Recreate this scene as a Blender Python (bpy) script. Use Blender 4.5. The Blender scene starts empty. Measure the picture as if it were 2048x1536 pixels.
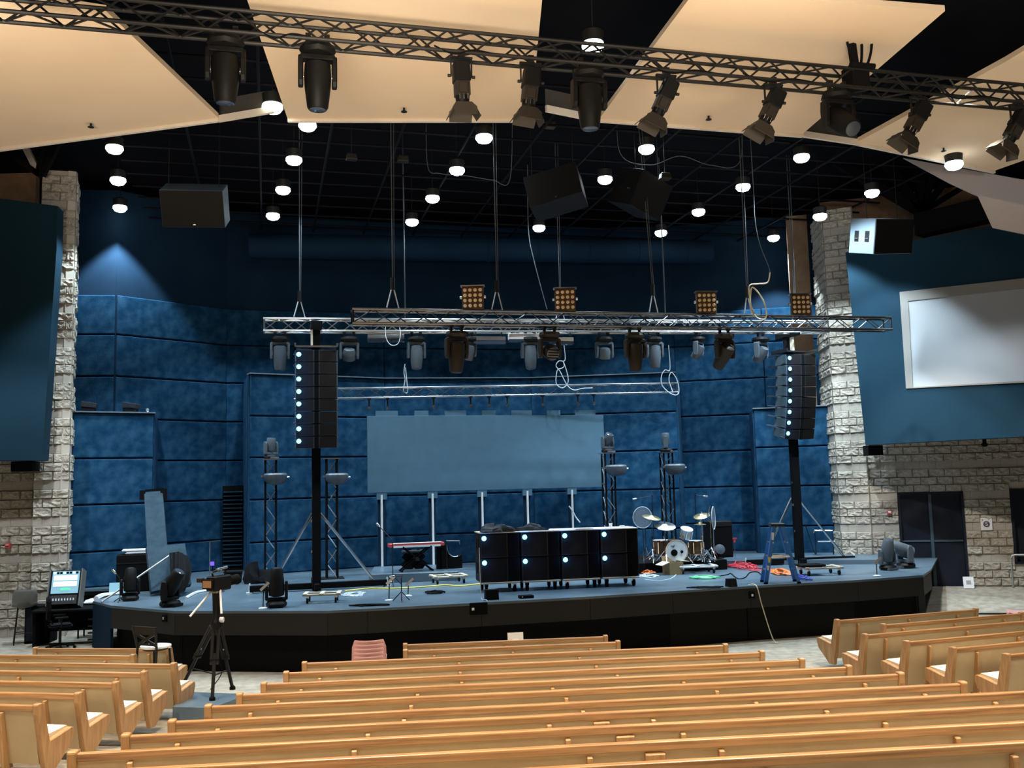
import bpy, bmesh, math, random
from mathutils import Vector as V, Matrix
random.seed(7)
PI = math.pi
sc = bpy.context.scene
COL = sc.collection

# ------------------------------------------------------------------ camera
FPX, HC = 1900.0, 3.56
PITCH, ROLL = math.radians(5.98), math.radians(-1.4)
_cp, _sp, _cr, _sr = math.cos(PITCH), math.sin(PITCH), math.cos(ROLL), math.sin(ROLL)
_r, _u, CF = V((1, 0, 0)), V((0, -_sp, _cp)), V((0, _cp, _sp))
CR, CU = _cr * _r + _sr * _u, -_sr * _r + _cr * _u
CP = V((0, 0, HC))
cam = bpy.data.objects.new('camera', bpy.data.cameras.new('camera'))
COL.objects.link(cam)
cam.data.sensor_fit = 'HORIZONTAL'
cam.data.sensor_width = 36.0
cam.data.lens = FPX / 2048 * 36.0
cam.data.clip_start, cam.data.clip_end = 0.05, 200
cam.matrix_world = Matrix(((CR.x, CU.x, -CF.x, CP.x), (CR.y, CU.y, -CF.y, CP.y), (CR.z, CU.z, -CF.z, CP.z), (0, 0, 0, 1)))
sc.camera = cam

# ------------------------------------------------------------------ world, exposure
w = bpy.data.worlds.new('world'); sc.world = w; w.use_nodes = True
w.node_tree.nodes['Background'].inputs[0].default_value = (0.55, 0.62, 0.8, 1)
w.node_tree.nodes['Background'].inputs[1].default_value = 0.006
sc.view_settings.view_transform = 'Standard'
sc.view_settings.look = 'None'
sc.view_settings.exposure = 0.0
sc.view_settings.gamma = 1.0
sc.view_settings.use_curve_mapping = False

def area(name, loc, target, size, size_y, power, color, spread=180):
    l = bpy.data.lights.new(name, 'AREA'); l.shape = 'RECTANGLE'; l.size = size; l.size_y = size_y
    l.energy = power; l.color = color; l.spread = math.radians(spread)
    o = bpy.data.objects.new(name, l); COL.objects.link(o); o.location = loc
    o.rotation_euler = (V(target) - V(loc)).to_track_quat('-Z', 'Y').to_euler(); return o
def spot(name, loc, target, power, color, angle, blend=0.4, r=0.08):
    l = bpy.data.lights.new(name, 'SPOT'); l.energy = power; l.color = color; l.spot_size = math.radians(angle)
    l.spot_blend = blend; l.shadow_soft_size = r
    o = bpy.data.objects.new(name, l); COL.objects.link(o); o.location = loc
    o.rotation_euler = (V(target) - V(loc)).to_track_quat('-Z', 'Y').to_euler(); return o
WARM, COOL = (1.0, 0.87, 0.70), (0.68, 0.87, 1.0)
# house lights: warm downlights over the pews; unseen uplights added to brighten the ceiling panels
for hx, hy, hp, hs in ((-7, 4.5, 190, 100), (-2, 4.5, 190, 100), (3, 4.5, 190, 100), (8, 4.5, 190, 100), (-7.5, 9, 380, 95), (-2, 9, 380, 95), (3.5, 9, 380, 95), (8, 9.5, 340, 95),
                       (-8, 13.6, 140, 72), (-3, 13.8, 150, 72), (2.5, 14.4, 140, 72), (7.5, 15.4, 210, 72)):
    area('house_downlight', (hx, hy, 9.9), (hx, hy, 0), 0.6, 0.6, hp, WARM, hs)
for hx in (-7, -1.5, 3.5, 9):
    area('panel_fill', (hx, 7.0, 6.6), (hx * 1.1, 12.0, 10.4), 2.4, 0.6, 120, WARM, 66)
# cool downlights over the two side aisles, then an added warm wall spot
spot('side_spot', (-10.4, 18.2, 9.6), (-10.7, 19.6, 0), 1800, (0.86, 0.94, 1.0), 95, .4, .12)
spot('side_spot', (11.2, 21.5, 9.9), (11.7, 22.8, 0), 700, (0.9, 0.95, 1.0), 88, .4, .12)
spot('side_spot', (7.5, 20.5, 9.9), (12.7, 26.2, 0.5), 2600, (1.0, 0.94, 0.85), 42, .5, .1)  # added to brighten the stone wall by the doors, no fixture hangs here

# ------------------------------------------------------------------ helpers
def ray(px, py):
    return CF + CR * ((px - 1024) / FPX) - CU * ((py - 768) / FPX)
def G(px, py, z):                      # the point of a level surface seen at a spot of the photograph
    d = ray(px, py); return CP + d * ((z - HC) / d.z)
def D(px, py, y):                      # the point at a known distance into the hall
    d = ray(px, py); return CP + d * (y / d.y)
def onp(px, py, p, yaw):               # the point of an upright wall through p running along yaw
    n = V((-math.sin(yaw), math.cos(yaw), 0)); d = ray(px, py)
    return CP + d * ((V((p[0], p[1], 0)) - CP).dot(n) / d.dot(n))
def proj(p):
    d = V(p) - CP; k = d.dot(CF); return 1024 + FPX * d.dot(CR) / k, 768 - FPX * d.dot(CU) / k
def zat(py, p):                        # height over p at which the photograph row py is met
    lo, hi = -3.0, 16.0
    for _ in range(40):
        m = (lo + hi) / 2
        if proj((p[0], p[1], m))[1] > py: lo = m
        else: hi = m
    return lo
YAW = math.radians(14.5)
T, N = V((math.cos(YAW), math.sin(YAW), 0)), V((-math.sin(YAW), math.cos(YAW), 0))

def lin(c):
    if isinstance(c, str):
        c = [int(c[i:i + 2], 16) / 255 for i in (0, 2, 4)]
        c = [x / 12.92 if x <= 0.04045 else ((x + 0.055) / 1.055) ** 2.4 for x in c]
    return tuple(c) + (1.0,)
def mat(name, c, rough=0.6, metal=0.0, c2=None, scale=8.0, stretch=(1, 1, 1), bump=0.0, bscale=60.0, emit=None, es=1.0, spec=0.5, detail=4.0, lo=0.35, hi=0.65, alpha=1.0, sheen=0.0, trans=0.0):
    m = bpy.data.materials.new(name); m.use_nodes = True
    nt = m.node_tree; b = nt.nodes['Principled BSDF']
    b.inputs['Base Color'].default_value = lin(c); b.inputs['Roughness'].default_value = rough
    b.inputs['Metallic'].default_value = metal; b.inputs['Specular IOR Level'].default_value = spec
    if sheen: b.inputs['Sheen Weight'].default_value = sheen
    if trans: b.inputs['Transmission Weight'].default_value = trans
    if alpha < 1: b.inputs['Alpha'].default_value = alpha
    if emit:
        b.inputs['Emission Color'].default_value = lin(emit); b.inputs['Emission Strength'].default_value = es
    if c2 or bump:
        tc = nt.nodes.new('ShaderNodeTexCoord'); mp = nt.nodes.new('ShaderNodeMapping')
        mp.inputs['Scale'].default_value = stretch; nt.links.new(tc.outputs['Object'], mp.inputs['Vector'])
    if c2:
        n = nt.nodes.new('ShaderNodeTexNoise'); n.inputs['Scale'].default_value = scale; n.inputs['Detail'].default_value = detail
        r = nt.nodes.new('ShaderNodeValToRGB'); r.color_ramp.elements[0].position = lo; r.color_ramp.elements[1].position = hi
        r.color_ramp.elements[0].color = lin(c); r.color_ramp.elements[1].color = lin(c2)
        nt.links.new(mp.outputs[0], n.inputs['Vector']); nt.links.new(n.outputs['Fac'], r.inputs[0]); nt.links.new(r.outputs[0], b.inputs['Base Color'])
    if bump:
        n2 = nt.nodes.new('ShaderNodeTexNoise'); n2.inputs['Scale'].default_value = bscale; n2.inputs['Detail'].default_value = 5
        bp = nt.nodes.new('ShaderNodeBump'); bp.inputs['Strength'].default_value = bump; bp.inputs['Distance'].default_value = 0.02
        nt.links.new(mp.outputs[0], n2.inputs['Vector']); nt.links.new(n2.outputs['Fac'], bp.inputs['Height']); nt.links.new(bp.outputs[0], b.inputs['Normal'])
    return m

class MB:                              # collects faces of one mesh
    def __init__(s): s.v, s.f = [], []
    def add(s, vs, fs):
        k = len(s.v); s.v += [tuple(p) for p in vs]; s.f += [tuple(k + i for i in f) for f in fs]; return s
    def box(s, c, d, rz=0.0, M=None, taper=1.0):
        x, y, z = d[0] / 2, d[1] / 2, d[2] / 2
        vs = [V((a * x * (taper if e > 0 else 1), b * y * (taper if e > 0 else 1), e * z)) for e in (-1, 1) for b in (-1, 1) for a in (-1, 1)]
        if rz: vs = [Matrix.Rotation(rz, 3, 'Z') @ p for p in vs]
        if M is not None: vs = [M @ p for p in vs]
        c = V(c)
        return s.add([p + c for p in vs], [(0, 2, 3, 1), (4, 5, 7, 6), (0, 1, 5, 4), (2, 6, 7, 3), (0, 4, 6, 2), (1, 3, 7, 5)])
    def rod(s, a, b, r, r2=None, n=8):
        a, b = V(a), V(b); d = (b - a)
        if d.length < 1e-6: return s
        q = d.to_track_quat('Z', 'Y'); r2 = r if r2 is None else r2
        ring = [q @ V((math.cos(2 * PI * i / n), math.sin(2 * PI * i / n), 0)) for i in range(n)]
        return s.add([a + p * r for p in ring] + [b + p * r2 for p in ring],
                     [(i, (i + 1) % n, n + (i + 1) % n, n + i) for i in range(n)] + [tuple(range(n - 1, -1, -1)), tuple(range(n, 2 * n))])
    def bar(s, a, b, w, h):            # square bar from a to b
        a, b = V(a), V(b); d = b - a; q = d.to_track_quat('X', 'Z').to_matrix()
        return s.box((a + b) / 2, (d.length, w, h), M=q)
    def lathe(s, prof, n=20, c=(0, 0, 0), M=None, ring=False):   # prof: (r, z)
        c = V(c); vs = []
        for r, z in prof:
            for i in range(n):
                p = V((r * math.cos(2 * PI * i / n), r * math.sin(2 * PI * i / n), z))
                vs.append((M @ p if M is not None else p) + c)
        m = len(prof)
        fs = [(j * n + i, j * n + (i + 1) % n, (j + 1) * n + (i + 1) % n, (j + 1) * n + i) for j in range(m - 1) for i in range(n)]
        if ring: fs += [((m - 1) * n + i, (m - 1) * n + (i + 1) % n, (i + 1) % n, i) for i in range(n)]
        else: fs += [tuple(range(n - 1, -1, -1)), tuple((m - 1) * n + i for i in range(n))]
        return s.add(vs, fs)
    def prism(s, poly, h, axis='z', c=(0, 0, 0), M=None):   # poly in the plane, thickness h centred
        k = len(poly); c = V(c); vs = []
        for e in (-h / 2, h / 2):
            for a, b in poly:
                p = V((a, b, e)) if axis == 'z' else (V((e, a, b)) if axis == 'x' else V((a, e, b)))
                vs.append((M @ p if M is not None else p) + c)
        fs = [tuple(range(k - 1, -1, -1)), tuple(range(k, 2 * k))] + [(i, (i + 1) % k, k + (i + 1) % k, k + i) for i in range(k)]
        return s.add(vs, fs)
    def tube(s, pts, r, n=6, smooth=0, closed=False):
        pts = [V(p) for p in pts]
        if smooth:
            out = []; L = len(pts)
            rng = range(L) if closed else range(L - 1)
            for i in rng:
                p0 = pts[(i - 1) % L] if closed or i > 0 else pts[i]; p1 = pts[i]; p2 = pts[(i + 1) % L]
                p3 = pts[(i + 2) % L] if closed or i + 2 < L else p2
                for k in range(smooth):
                    t = k / smooth
                    out.append(0.5 * ((2 * p1) + (p2 - p0) * t + (2 * p0 - 5 * p1 + 4 * p2 - p3) * t * t + (3 * p1 - p0 - 3 * p2 + p3) * t ** 3))
            if not closed: out.append(pts[-1])
            pts = out
        m = len(pts); vs = []; ref = V((0.13, 0.31, 0.94))
        for i, p in enumerate(pts):
            d = (pts[(i + 1) % m] - pts[i - 1]) if closed else (pts[min(i + 1, m - 1)] - pts[max(i - 1, 0)])
            if d.length < 1e-7: d = V((0, 0, 1))
            d.normalize(); a = d.cross(ref)
            if a.length < 0.05: a = d.cross(V((1, 0, 0)))
            a.normalize(); b = d.cross(a)
            vs += [p + a * (r * math.cos(2 * PI * k / n)) + b * (r * math.sin(2 * PI * k / n)) for k in range(n)]
        segs = m if closed else m - 1
        fs = [(i * n + k, i * n + (k + 1) % n, ((i + 1) % m) * n + (k + 1) % n, ((i + 1) % m) * n + k) for i in range(segs) for k in range(n)]
        if not closed: fs += [tuple(range(n - 1, -1, -1)), tuple((m - 1) * n + k for k in range(n))]
        return s.add(vs, fs)
    def mesh(s, name, smooth=False, bevel=0.0, seg=1):
        me = bpy.data.meshes.new(name); me.from_pydata(s.v, [], s.f); me.update()
        bm = bmesh.new(); bm.from_mesh(me)
        bmesh.ops.recalc_face_normals(bm, faces=bm.faces)
        if bevel:
            ed = [e for e in bm.edges if len(e.link_faces) == 2 and e.calc_face_angle(0) > 0.5]
            bmesh.ops.bevel(bm, geom=ed, offset=bevel, segments=seg, affect='EDGES', clamp_overlap=True)
        bm.to_mesh(me); bm.free()
        if smooth:
            me.shade_smooth(); me.set_sharp_from_angle(angle=math.radians(38))
        return me
    def build(s, name, m, parent=None, smooth=False, bevel=0.0, seg=1, label=None):
        me = s.mesh(name, smooth, bevel, seg)
        if m is not None: me.materials.append(m)
        return put(name, me, parent, label)
def put(name, me, parent=None, label=None, loc=None, rz=None):
    o = bpy.data.objects.new(name, me); COL.objects.link(o)
    if parent is not None: o.parent = parent
    if label: o['label'] = label
    if loc is not None: o.location = loc
    if rz is not None: o.rotation_euler = (0, 0, rz)
    return o
def tag(o, label, cat, group=None, kind=None):
    o['label'] = label; o['category'] = cat
    if group: o['group'] = group
    if kind: o['kind'] = kind
    return o
def thing(name, label, cat, loc=(0, 0, 0), rz=0.0, group=None):
    o = bpy.data.objects.new(name, None); COL.objects.link(o); o.empty_display_size = 0.1
    o.location = loc; o.rotation_euler = (0, 0, rz); return tag(o, label, cat, group)
def struct(o, label=None):
    o['kind'] = 'structure'
    if label: o['label'] = label
    return o
def snode(name, loc=(0, 0, 0), rz=0.0, label=None):
    o = bpy.data.objects.new(name, None); COL.objects.link(o); o.location = loc; o.rotation_euler = (0, 0, rz); return struct(o, label)
def dup(root, loc=None, rot=None, label=None, group=None):
    r = root.copy(); COL.objects.link(r)
    for ch in list(root.children):
        c = ch.copy(); COL.objects.link(c); c.parent = r
        for g in ch.children:
            e = g.copy(); COL.objects.link(e); e.parent = c
    if loc is not None: r.location = loc
    if rot is not None: r.rotation_euler = rot
    if label: r['label'] = label
    if group: r['group'] = group
    return r
ORD = ['first', 'second', 'third', 'fourth', 'fifth', 'sixth', 'seventh', 'eighth', 'ninth', 'tenth', 'eleventh', 'twelfth']

# ------------------------------------------------------------------ materials
M = {}
M['navy'] = mat('navy_fabric', (0.006, 0.039, 0.090), 0.95, c2=(0.026, 0.086, 0.158), scale=3.4, detail=9, bump=0.25, bscale=30, spec=0.08, lo=.38, hi=.72)
M['navy_wall'] = mat('navy_paint', (0.005, 0.021, 0.046), 0.8, c2=(0.007, 0.026, 0.053), scale=1.2, spec=0.15)
M['side_blue'] = mat('side_blue_paint', (0.0065, 0.027, 0.046), 0.8, c2=(0.008, 0.031, 0.051), scale=0.9, spec=0.12)
M['black'] = mat('black_plastic', (0.005, 0.005, 0.005), 0.55, spec=0.2)
M['matt'] = mat('matt_black', (0.005, 0.005, 0.0055), 0.9, spec=0.1)
M['darkmetal'] = mat('black_steel', (0.012, 0.011, 0.010), 0.5, spec=0.3)
M['fixture'] = mat('fixture_body', (0.0075, 0.007, 0.0065), 0.55, spec=0.2)
M['fixture_brown'] = mat('fixture_shell', (0.024, 0.018, 0.0135), 0.55, spec=0.3)
M['alu'] = mat('aluminium', (0.62, 0.64, 0.66), 0.28, metal=1.0)
M['steel'] = mat('bright_steel', (0.75, 0.76, 0.78), 0.25, metal=1.0)
M['chrome'] = mat('chrome', (0.85, 0.86, 0.88), 0.12, metal=1.0)
M['white'] = mat('white_paint', (0.75, 0.76, 0.77), 0.5)
M['paper'] = mat('paper', (0.8, 0.8, 0.8), 0.8)
M['cream'] = mat('cream_ceiling_panel', (0.74, 0.57, 0.40), 0.85, c2=(0.76, 0.59, 0.42), scale=0.6, spec=0.15)
M['lip'] = mat('panel_edge', (0.72, 0.64, 0.56), 0.7)
M['lav'] = mat('grey_side_panel', (0.42, 0.38, 0.38), 0.85)
M['ceil'] = mat('black_ceiling', (0.004, 0.004, 0.006), 0.9, spec=0.1)
M['grid'] = mat('grid_pipe', (0.0025, 0.0025, 0.006), 0.8, spec=0.2)
M['deck'] = mat('stage_deck', (0.075, 0.115, 0.15), 0.32, c2=(0.11, 0.155, 0.195), scale=1.3, detail=8, bump=0.06, bscale=8)
M['fascia'] = mat('stage_fascia', (0.020, 0.0165, 0.0135), 0.6, spec=0.3)
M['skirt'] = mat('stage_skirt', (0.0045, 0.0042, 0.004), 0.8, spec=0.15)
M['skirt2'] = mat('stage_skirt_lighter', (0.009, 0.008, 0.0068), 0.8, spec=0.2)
M['carpet'] = mat('carpet', (0.27, 0.235, 0.185), 0.95, c2=(0.38, 0.34, 0.275), scale=5, detail=8, bump=0.5, bscale=90, spec=0.1)
M['oak'] = mat('oak', (0.17, 0.070, 0.022), 0.35, c2=(0.47, 0.25, 0.10), scale=2.6, stretch=(0.5, 10, 16), detail=8, bump=0.05, bscale=5, lo=.28, hi=.60)
M['oak_end'] = mat('oak_end', (0.34, 0.175, 0.068), 0.42, c2=(0.48, 0.27, 0.115), scale=3.0, stretch=(8, 7, 0.8), detail=6)
M['tan'] = mat('tan_laminate', (0.45, 0.34, 0.20), 0.55, c2=(0.49, 0.375, 0.225), scale=3)
M['cushion'] = mat('cream_cushion', (0.78, 0.66, 0.48), 0.95, bump=0.2, bscale=90)
M['rough_stone'] = mat('split_face_block', (0.33, 0.285, 0.23), 0.95, c2=(0.56, 0.50, 0.42), scale=5, detail=10, bump=1.0, bscale=9, spec=0.2)
M['smooth_stone'] = mat('smooth_block', (0.38, 0.335, 0.28), 0.9, c2=(0.43, 0.385, 0.33), scale=6, spec=0.2)
M['mortar'] = mat('mortar', (0.46, 0.41, 0.35), 0.95)
M['brown_brick'] = mat('brown_block', (0.22, 0.13, 0.075), 0.95, c2=(0.27, 0.165, 0.1), scale=4, bump=0.5, bscale=12)
M['led_screen'] = mat('led_wall_face', (0.058, 0.130, 0.190), 0.75, c2=(0.064, 0.142, 0.207), scale=3)
M['screen'] = mat('projection_screen', (0.33, 0.345, 0.36), 0.9)
M['screen_frame'] = mat('screen_frame', (0.22, 0.205, 0.185), 0.8)
M['glow'] = mat('cyan_badge', (0.2, 0.8, 0.9), 0.4, emit=(0.22, 0.85, 1.0), es=3.2)
M['lamp'] = mat('downlight_glow', (1, 1, 1), 0.4, emit=(0.85, 0.95, 1.0), es=14)
M['lampwarm'] = mat('house_lamp_glow', (1, 1, 1), 0.4, emit=(1.0, 0.95, 0.82), es=14)
M['amber'] = mat('amber_lens', (0.80, 0.62, 0.43), 0.35)
M['blinder'] = mat('blinder_body', (0.085, 0.042, 0.014), 0.6)
M['lens'] = mat('lens_glass', (0.05, 0.06, 0.08), 0.1, spec=0.8)
M['grille'] = mat('speaker_grille', (0.012, 0.009, 0.008), 0.6, bump=0.4, bscale=250, spec=0.15)
M['cab'] = mat('speaker_cabinet', (0.008, 0.0078, 0.009), 0.6, spec=0.15)
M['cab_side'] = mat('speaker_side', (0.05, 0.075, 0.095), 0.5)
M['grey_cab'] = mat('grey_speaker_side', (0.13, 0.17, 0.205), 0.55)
M['red'] = mat('red_plastic', (0.55, 0.06, 0.06), 0.35)
M['redcable'] = mat('red_cable', (0.65, 0.05, 0.07), 0.5)
M['orange'] = mat('orange_cable', (0.75, 0.2, 0.05), 0.5)
M['yellow'] = mat('yellow_cable', (0.75, 0.62, 0.1), 0.5)
M['green'] = mat('green_cable', (0.15, 0.62, 0.28), 0.5)
M['bluecable'] = mat('blue_cable', (0.06, 0.08, 0.45), 0.5)
M['whitecable'] = mat('white_cable', (0.6, 0.66, 0.72), 0.5)
M['creamcable'] = mat('cream_cable', (0.72, 0.62, 0.42), 0.5)
M['pink'] = mat('pink_shell', (0.62, 0.32, 0.30), 0.45)
M['ladder'] = mat('blue_fibreglass', (0.035, 0.18, 0.55), 0.45)
M['drumskin'] = mat('drum_head', (0.70, 0.77, 0.84), 0.5)
M['drumwood'] = mat('drum_shell', (0.10, 0.055, 0.03), 0.25, c2=(0.16, 0.09, 0.045), scale=4, stretch=(1, 1, 8))
M['silver'] = mat('silver_shell', (0.5, 0.47, 0.40), 0.25, metal=0.8)
M['brass'] = mat('cymbal_bronze', (0.78, 0.66, 0.34), 0.3, metal=1.0)
M['card'] = mat('cardboard', (0.30, 0.20, 0.10), 0.9)
M['cardlight'] = mat('pale_cardboard', (0.66, 0.58, 0.46), 0.9)
M['plex'] = mat('clear_acrylic', (0.9, 0.95, 1.0), 0.05, alpha=0.10)
M['cloth_black'] = mat('black_cloth', (0.004, 0.0043, 0.0055), 0.9, bump=0.3, bscale=20, spec=0.15)
M['cloth_grey'] = mat('grey_cloth', (0.03, 0.033, 0.038), 0.9, bump=0.4, bscale=20, spec=0.2)
M['towel'] = mat('white_towel', (0.72, 0.74, 0.78), 0.95, bump=0.4, bscale=40)
M['beigeply'] = mat('plywood', (0.55, 0.47, 0.36), 0.6)
M['shellgrey'] = mat('grey_shell', (0.16, 0.16, 0.15), 0.45)
M['scr_ui'] = mat('console_screen', (0.1, 0.2, 0.25), 0.3, emit=(0.28, 0.55, 0.68), es=0.8)
M['scr_white'] = mat('console_screen_panel', (0.8, 0.9, 0.9), 0.3, emit=(0.8, 0.95, 0.95), es=0.8)
M['scr_green'] = mat('console_screen_meter', (0.1, 0.6, 0.3), 0.3, emit=(0.12, 0.8, 0.45), es=0.8)
M['viewfinder'] = mat('camera_screen', (0.25, 0.13, 0.06), 0.3, emit=(0.3, 0.13, 0.05), es=0.25)
M['purple'] = mat('violet_screen', (0.2, 0.1, 0.8), 0.3, emit=(0.16, 0.1, 0.85), es=1.0)
M['signink'] = mat('sign_ink', (0.10, 0.07, 0.12), 0.6)
M['door'] = mat('door_black', (0.006, 0.009, 0.018), 0.6, spec=0.3)
M['doortrim'] = mat('door_trim', (0.05, 0.085, 0.11), 0.5)
M['line'] = mat('rigging_line', (0.07, 0.08, 0.09), 0.5)
M['alu_dark'] = mat('dark_aluminium', (0.20, 0.20, 0.205), 0.26, metal=1.0)
M['alu_mid'] = mat('mid_aluminium', (0.42, 0.44, 0.46), 0.28, metal=1.0)
M['flap'] = mat('barn_door_flap', (0.035, 0.029, 0.022), 0.6)
M['upstand'] = mat('dim_upstand', (0.05, 0.045, 0.04), 0.8)
M['ledge'] = mat('ledge_lit_navy', (0.13, 0.18, 0.22), 0.6)  # wall navy made paler, light from above painted into the ledge colour
M['gh'] = mat('grey_head', (.075, .095, .115), .4)
M['handpipe'] = mat('handrail', (0.33, 0.33, 0.31), 0.4, metal=0.5)
# ------------------------------------------------------------------ floors and stage
def zfloor(y): return max(0.0, 0.085 * (14.6 - y)) if y > 2 else 0.085 * 12.6
ys = [34, 24, 20, 17, 14.6, 12, 9, 6, 2, -4]
fl = MB(); xs = [-22, -10, 0, 10, 22]
fl.add([(x, y, zfloor(y)) for y in ys for x in xs], [(j * 5 + i, j * 5 + i + 1, j * 5 + i + 6, j * 5 + i + 5) for j in range(len(ys) - 1) for i in range(4)])
struct(fl.build('floor', M['carpet']), 'beige carpeted floor sloping up from the stage')
# raised floor by the console desk
mb = MB(); q = [(-20, 18.6, -.02), (-7.6, 18.6, -.02), (-7.6, 20.2, .2), (-20, 20.2, .2), (-7.6, 25.5, .2), (-20, 25.5, .2)]
mb.add(q + [(x, y, -.1) for x, y, z in q], [(0, 1, 2, 3), (3, 2, 4, 5), (9, 8, 7, 6), (11, 10, 8, 9), (0, 6, 7, 1), (1, 7, 8, 2), (2, 8, 10, 4), (4, 10, 11, 5), (5, 11, 9, 3), (3, 9, 6, 0)])
struct(mb.build('floor_side', M['carpet']), 'carpeted floor rising beside the stage end')
# ramp towards the side doors
rp = [G(1790, 1229, 0.0), G(2250, 1229, 0.0)]
RYAW = math.radians(-13.4)
RW = D(1797, 1100, 27.2)
def rwall(px, py): return onp(px, py, RW, RYAW)
ZR = 0.42
r2, r3 = rwall(1650, 1150), rwall(2260, 1150)
mb = MB(); mb.add([(rp[0].x, rp[0].y, 0.02), (rp[1].x, rp[1].y, 0.02), (r3.x, r3.y, ZR), (r2.x, r2.y, ZR), (rp[0].x, rp[0].y, -0.1), (rp[1].x, rp[1].y, -0.1), (r3.x, r3.y, -0.1), (r2.x, r2.y, -0.1)],
                  [(0, 1, 2, 3), (7, 6, 5, 4), (0, 4, 5, 1), (1, 5, 6, 2), (2, 6, 7, 3), (3, 7, 4, 0)])
struct(mb.build('floor_ramp', M['carpet']), 'carpeted ramp rising to the black double doors')
mb = MB().bar(V((rp[0].x, rp[0].y, 0.022)), V((rp[1].x, rp[1].y, 0.022)), 0.06, 0.03)
struct(mb.build('trim_1', M['darkmetal']), 'dark floor trim strip at the foot of the ramp')

SZ = 1.2
edge_px = [(186, 1202), (222, 1211), (350, 1222), (655, 1221.5), (735, 1217.5), (963, 1205), (1180, 1193), (1500, 1172), (1715, 1160), (1846, 1150), (1862, 1139)]
edge = [G(x, y, SZ) for x, y in edge_px]
back = [V((15.0, 33.5, SZ)), V((-13.5, 33.5, SZ)), V((-13.0, 24.0, SZ)), V((edge[0].x, 24.0, SZ))]
st = snode('stage_platform', label='raised black stage with a bowed front edge')
def polyslab(poly, z0, z1):
    k = len(poly); mb = MB()
    mb.add([(p.x, p.y, z0) for p in poly] + [(p.x, p.y, z1) for p in poly], [tuple(range(k - 1, -1, -1)), tuple(range(k, 2 * k))] + [(i, (i + 1) % k, k + (i + 1) % k, k + i) for i in range(k)])
    return mb
polyslab(edge + back, SZ - 0.05, SZ).build('deck', M['deck'], st)
def nrm(a, b):
    d = (b - a); d.z = 0; d.normalize(); return V((d.y, -d.x, 0))
for i in range(len(edge) - 1):
    a, b = edge[i], edge[i + 1]; n = nrm(a, b)
    if i in (0,):
        MB().add([(a.x, a.y, 0), (b.x, b.y, 0), (b.x, b.y, SZ - .05), (a.x, a.y, SZ - .05), (a.x - n.x * .06, a.y - n.y * .06, 0), (b.x - n.x * .06, b.y - n.y * .06, 0), (b.x - n.x * .06, b.y - n.y * .06, SZ - .05), (a.x - n.x * .06, a.y - n.y * .06, SZ - .05)],
                 [(0, 1, 2, 3), (5, 4, 7, 6), (0, 4, 5, 1), (1, 5, 6, 2), (2, 6, 7, 3), (3, 7, 4, 0)]).build('end_panel', M['navy_wall'], st)
        continue
    k = max(1, int(round((b - a).length / 2.4)))
    for j in range(k):
        p, q = a.lerp(b, j / k), a.lerp(b, (j + 1) / k); e = (q - p).normalized() * 0.004
        m_ = ((p + q) / 2)
        mb = MB(); 
        def slab(off0, off1, z0, z1, mat_, nm):
            mb = MB(); P, Q = p + e, q - e
            vs = [(P.x + n.x * o, P.y + n.y * o, z) for o in (off0, off1) for z in (z0, z1)] + [(Q.x + n.x * o, Q.y + n.y * o, z) for o in (off0, off1) for z in (z0, z1)]
            mb.add(vs, [(0, 1, 3, 2), (4, 6, 7, 5), (0, 4, 5, 1), (2, 3, 7, 6), (1, 5, 7, 3), (0, 2, 6, 4)]); return mb.build(nm, mat_, st)
        slab(-0.05, 0.0, SZ - 0.47, SZ - 0.052, M['fascia'], 'fascia_board')
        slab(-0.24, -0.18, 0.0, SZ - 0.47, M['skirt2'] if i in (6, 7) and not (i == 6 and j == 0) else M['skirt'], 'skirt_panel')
# floor sockets on the fascia
for px, py in ((330, 1236), (957, 1217), (1503, 1190)):
    seg = min(range(len(edge) - 1), key=lambda i: abs(proj((edge[i] + edge[i + 1]) / 2)[0] - px))
    a, b = edge[seg], edge[seg + 1]; yw = math.atan2(b.y - a.y, b.x - a.x); p = onp(px, py, a, yw); n = nrm(a, b)
    o = thing('wall_socket', {330: 'small socket with a lit dot on the stage fascia above the bistro chair', 957: 'black socket plate with a lit dot on the fascia below the subwoofers', 1503: 'small socket dot on the fascia near the trailing cable'}[px], 'socket', p + n * 0.004, yw)
    MB().box((0, -0.012, 0), (0.36 if px == 957 else 0.14, 0.024, 0.24 if px == 957 else .14)).build('plate', M['matt'], o, bevel=.004)
    MB().box((-.12 if px == 957 else 0, -0.03, 0), (0.05, 0.02, 0.05)).build('dial', M['steel'], o)

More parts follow.
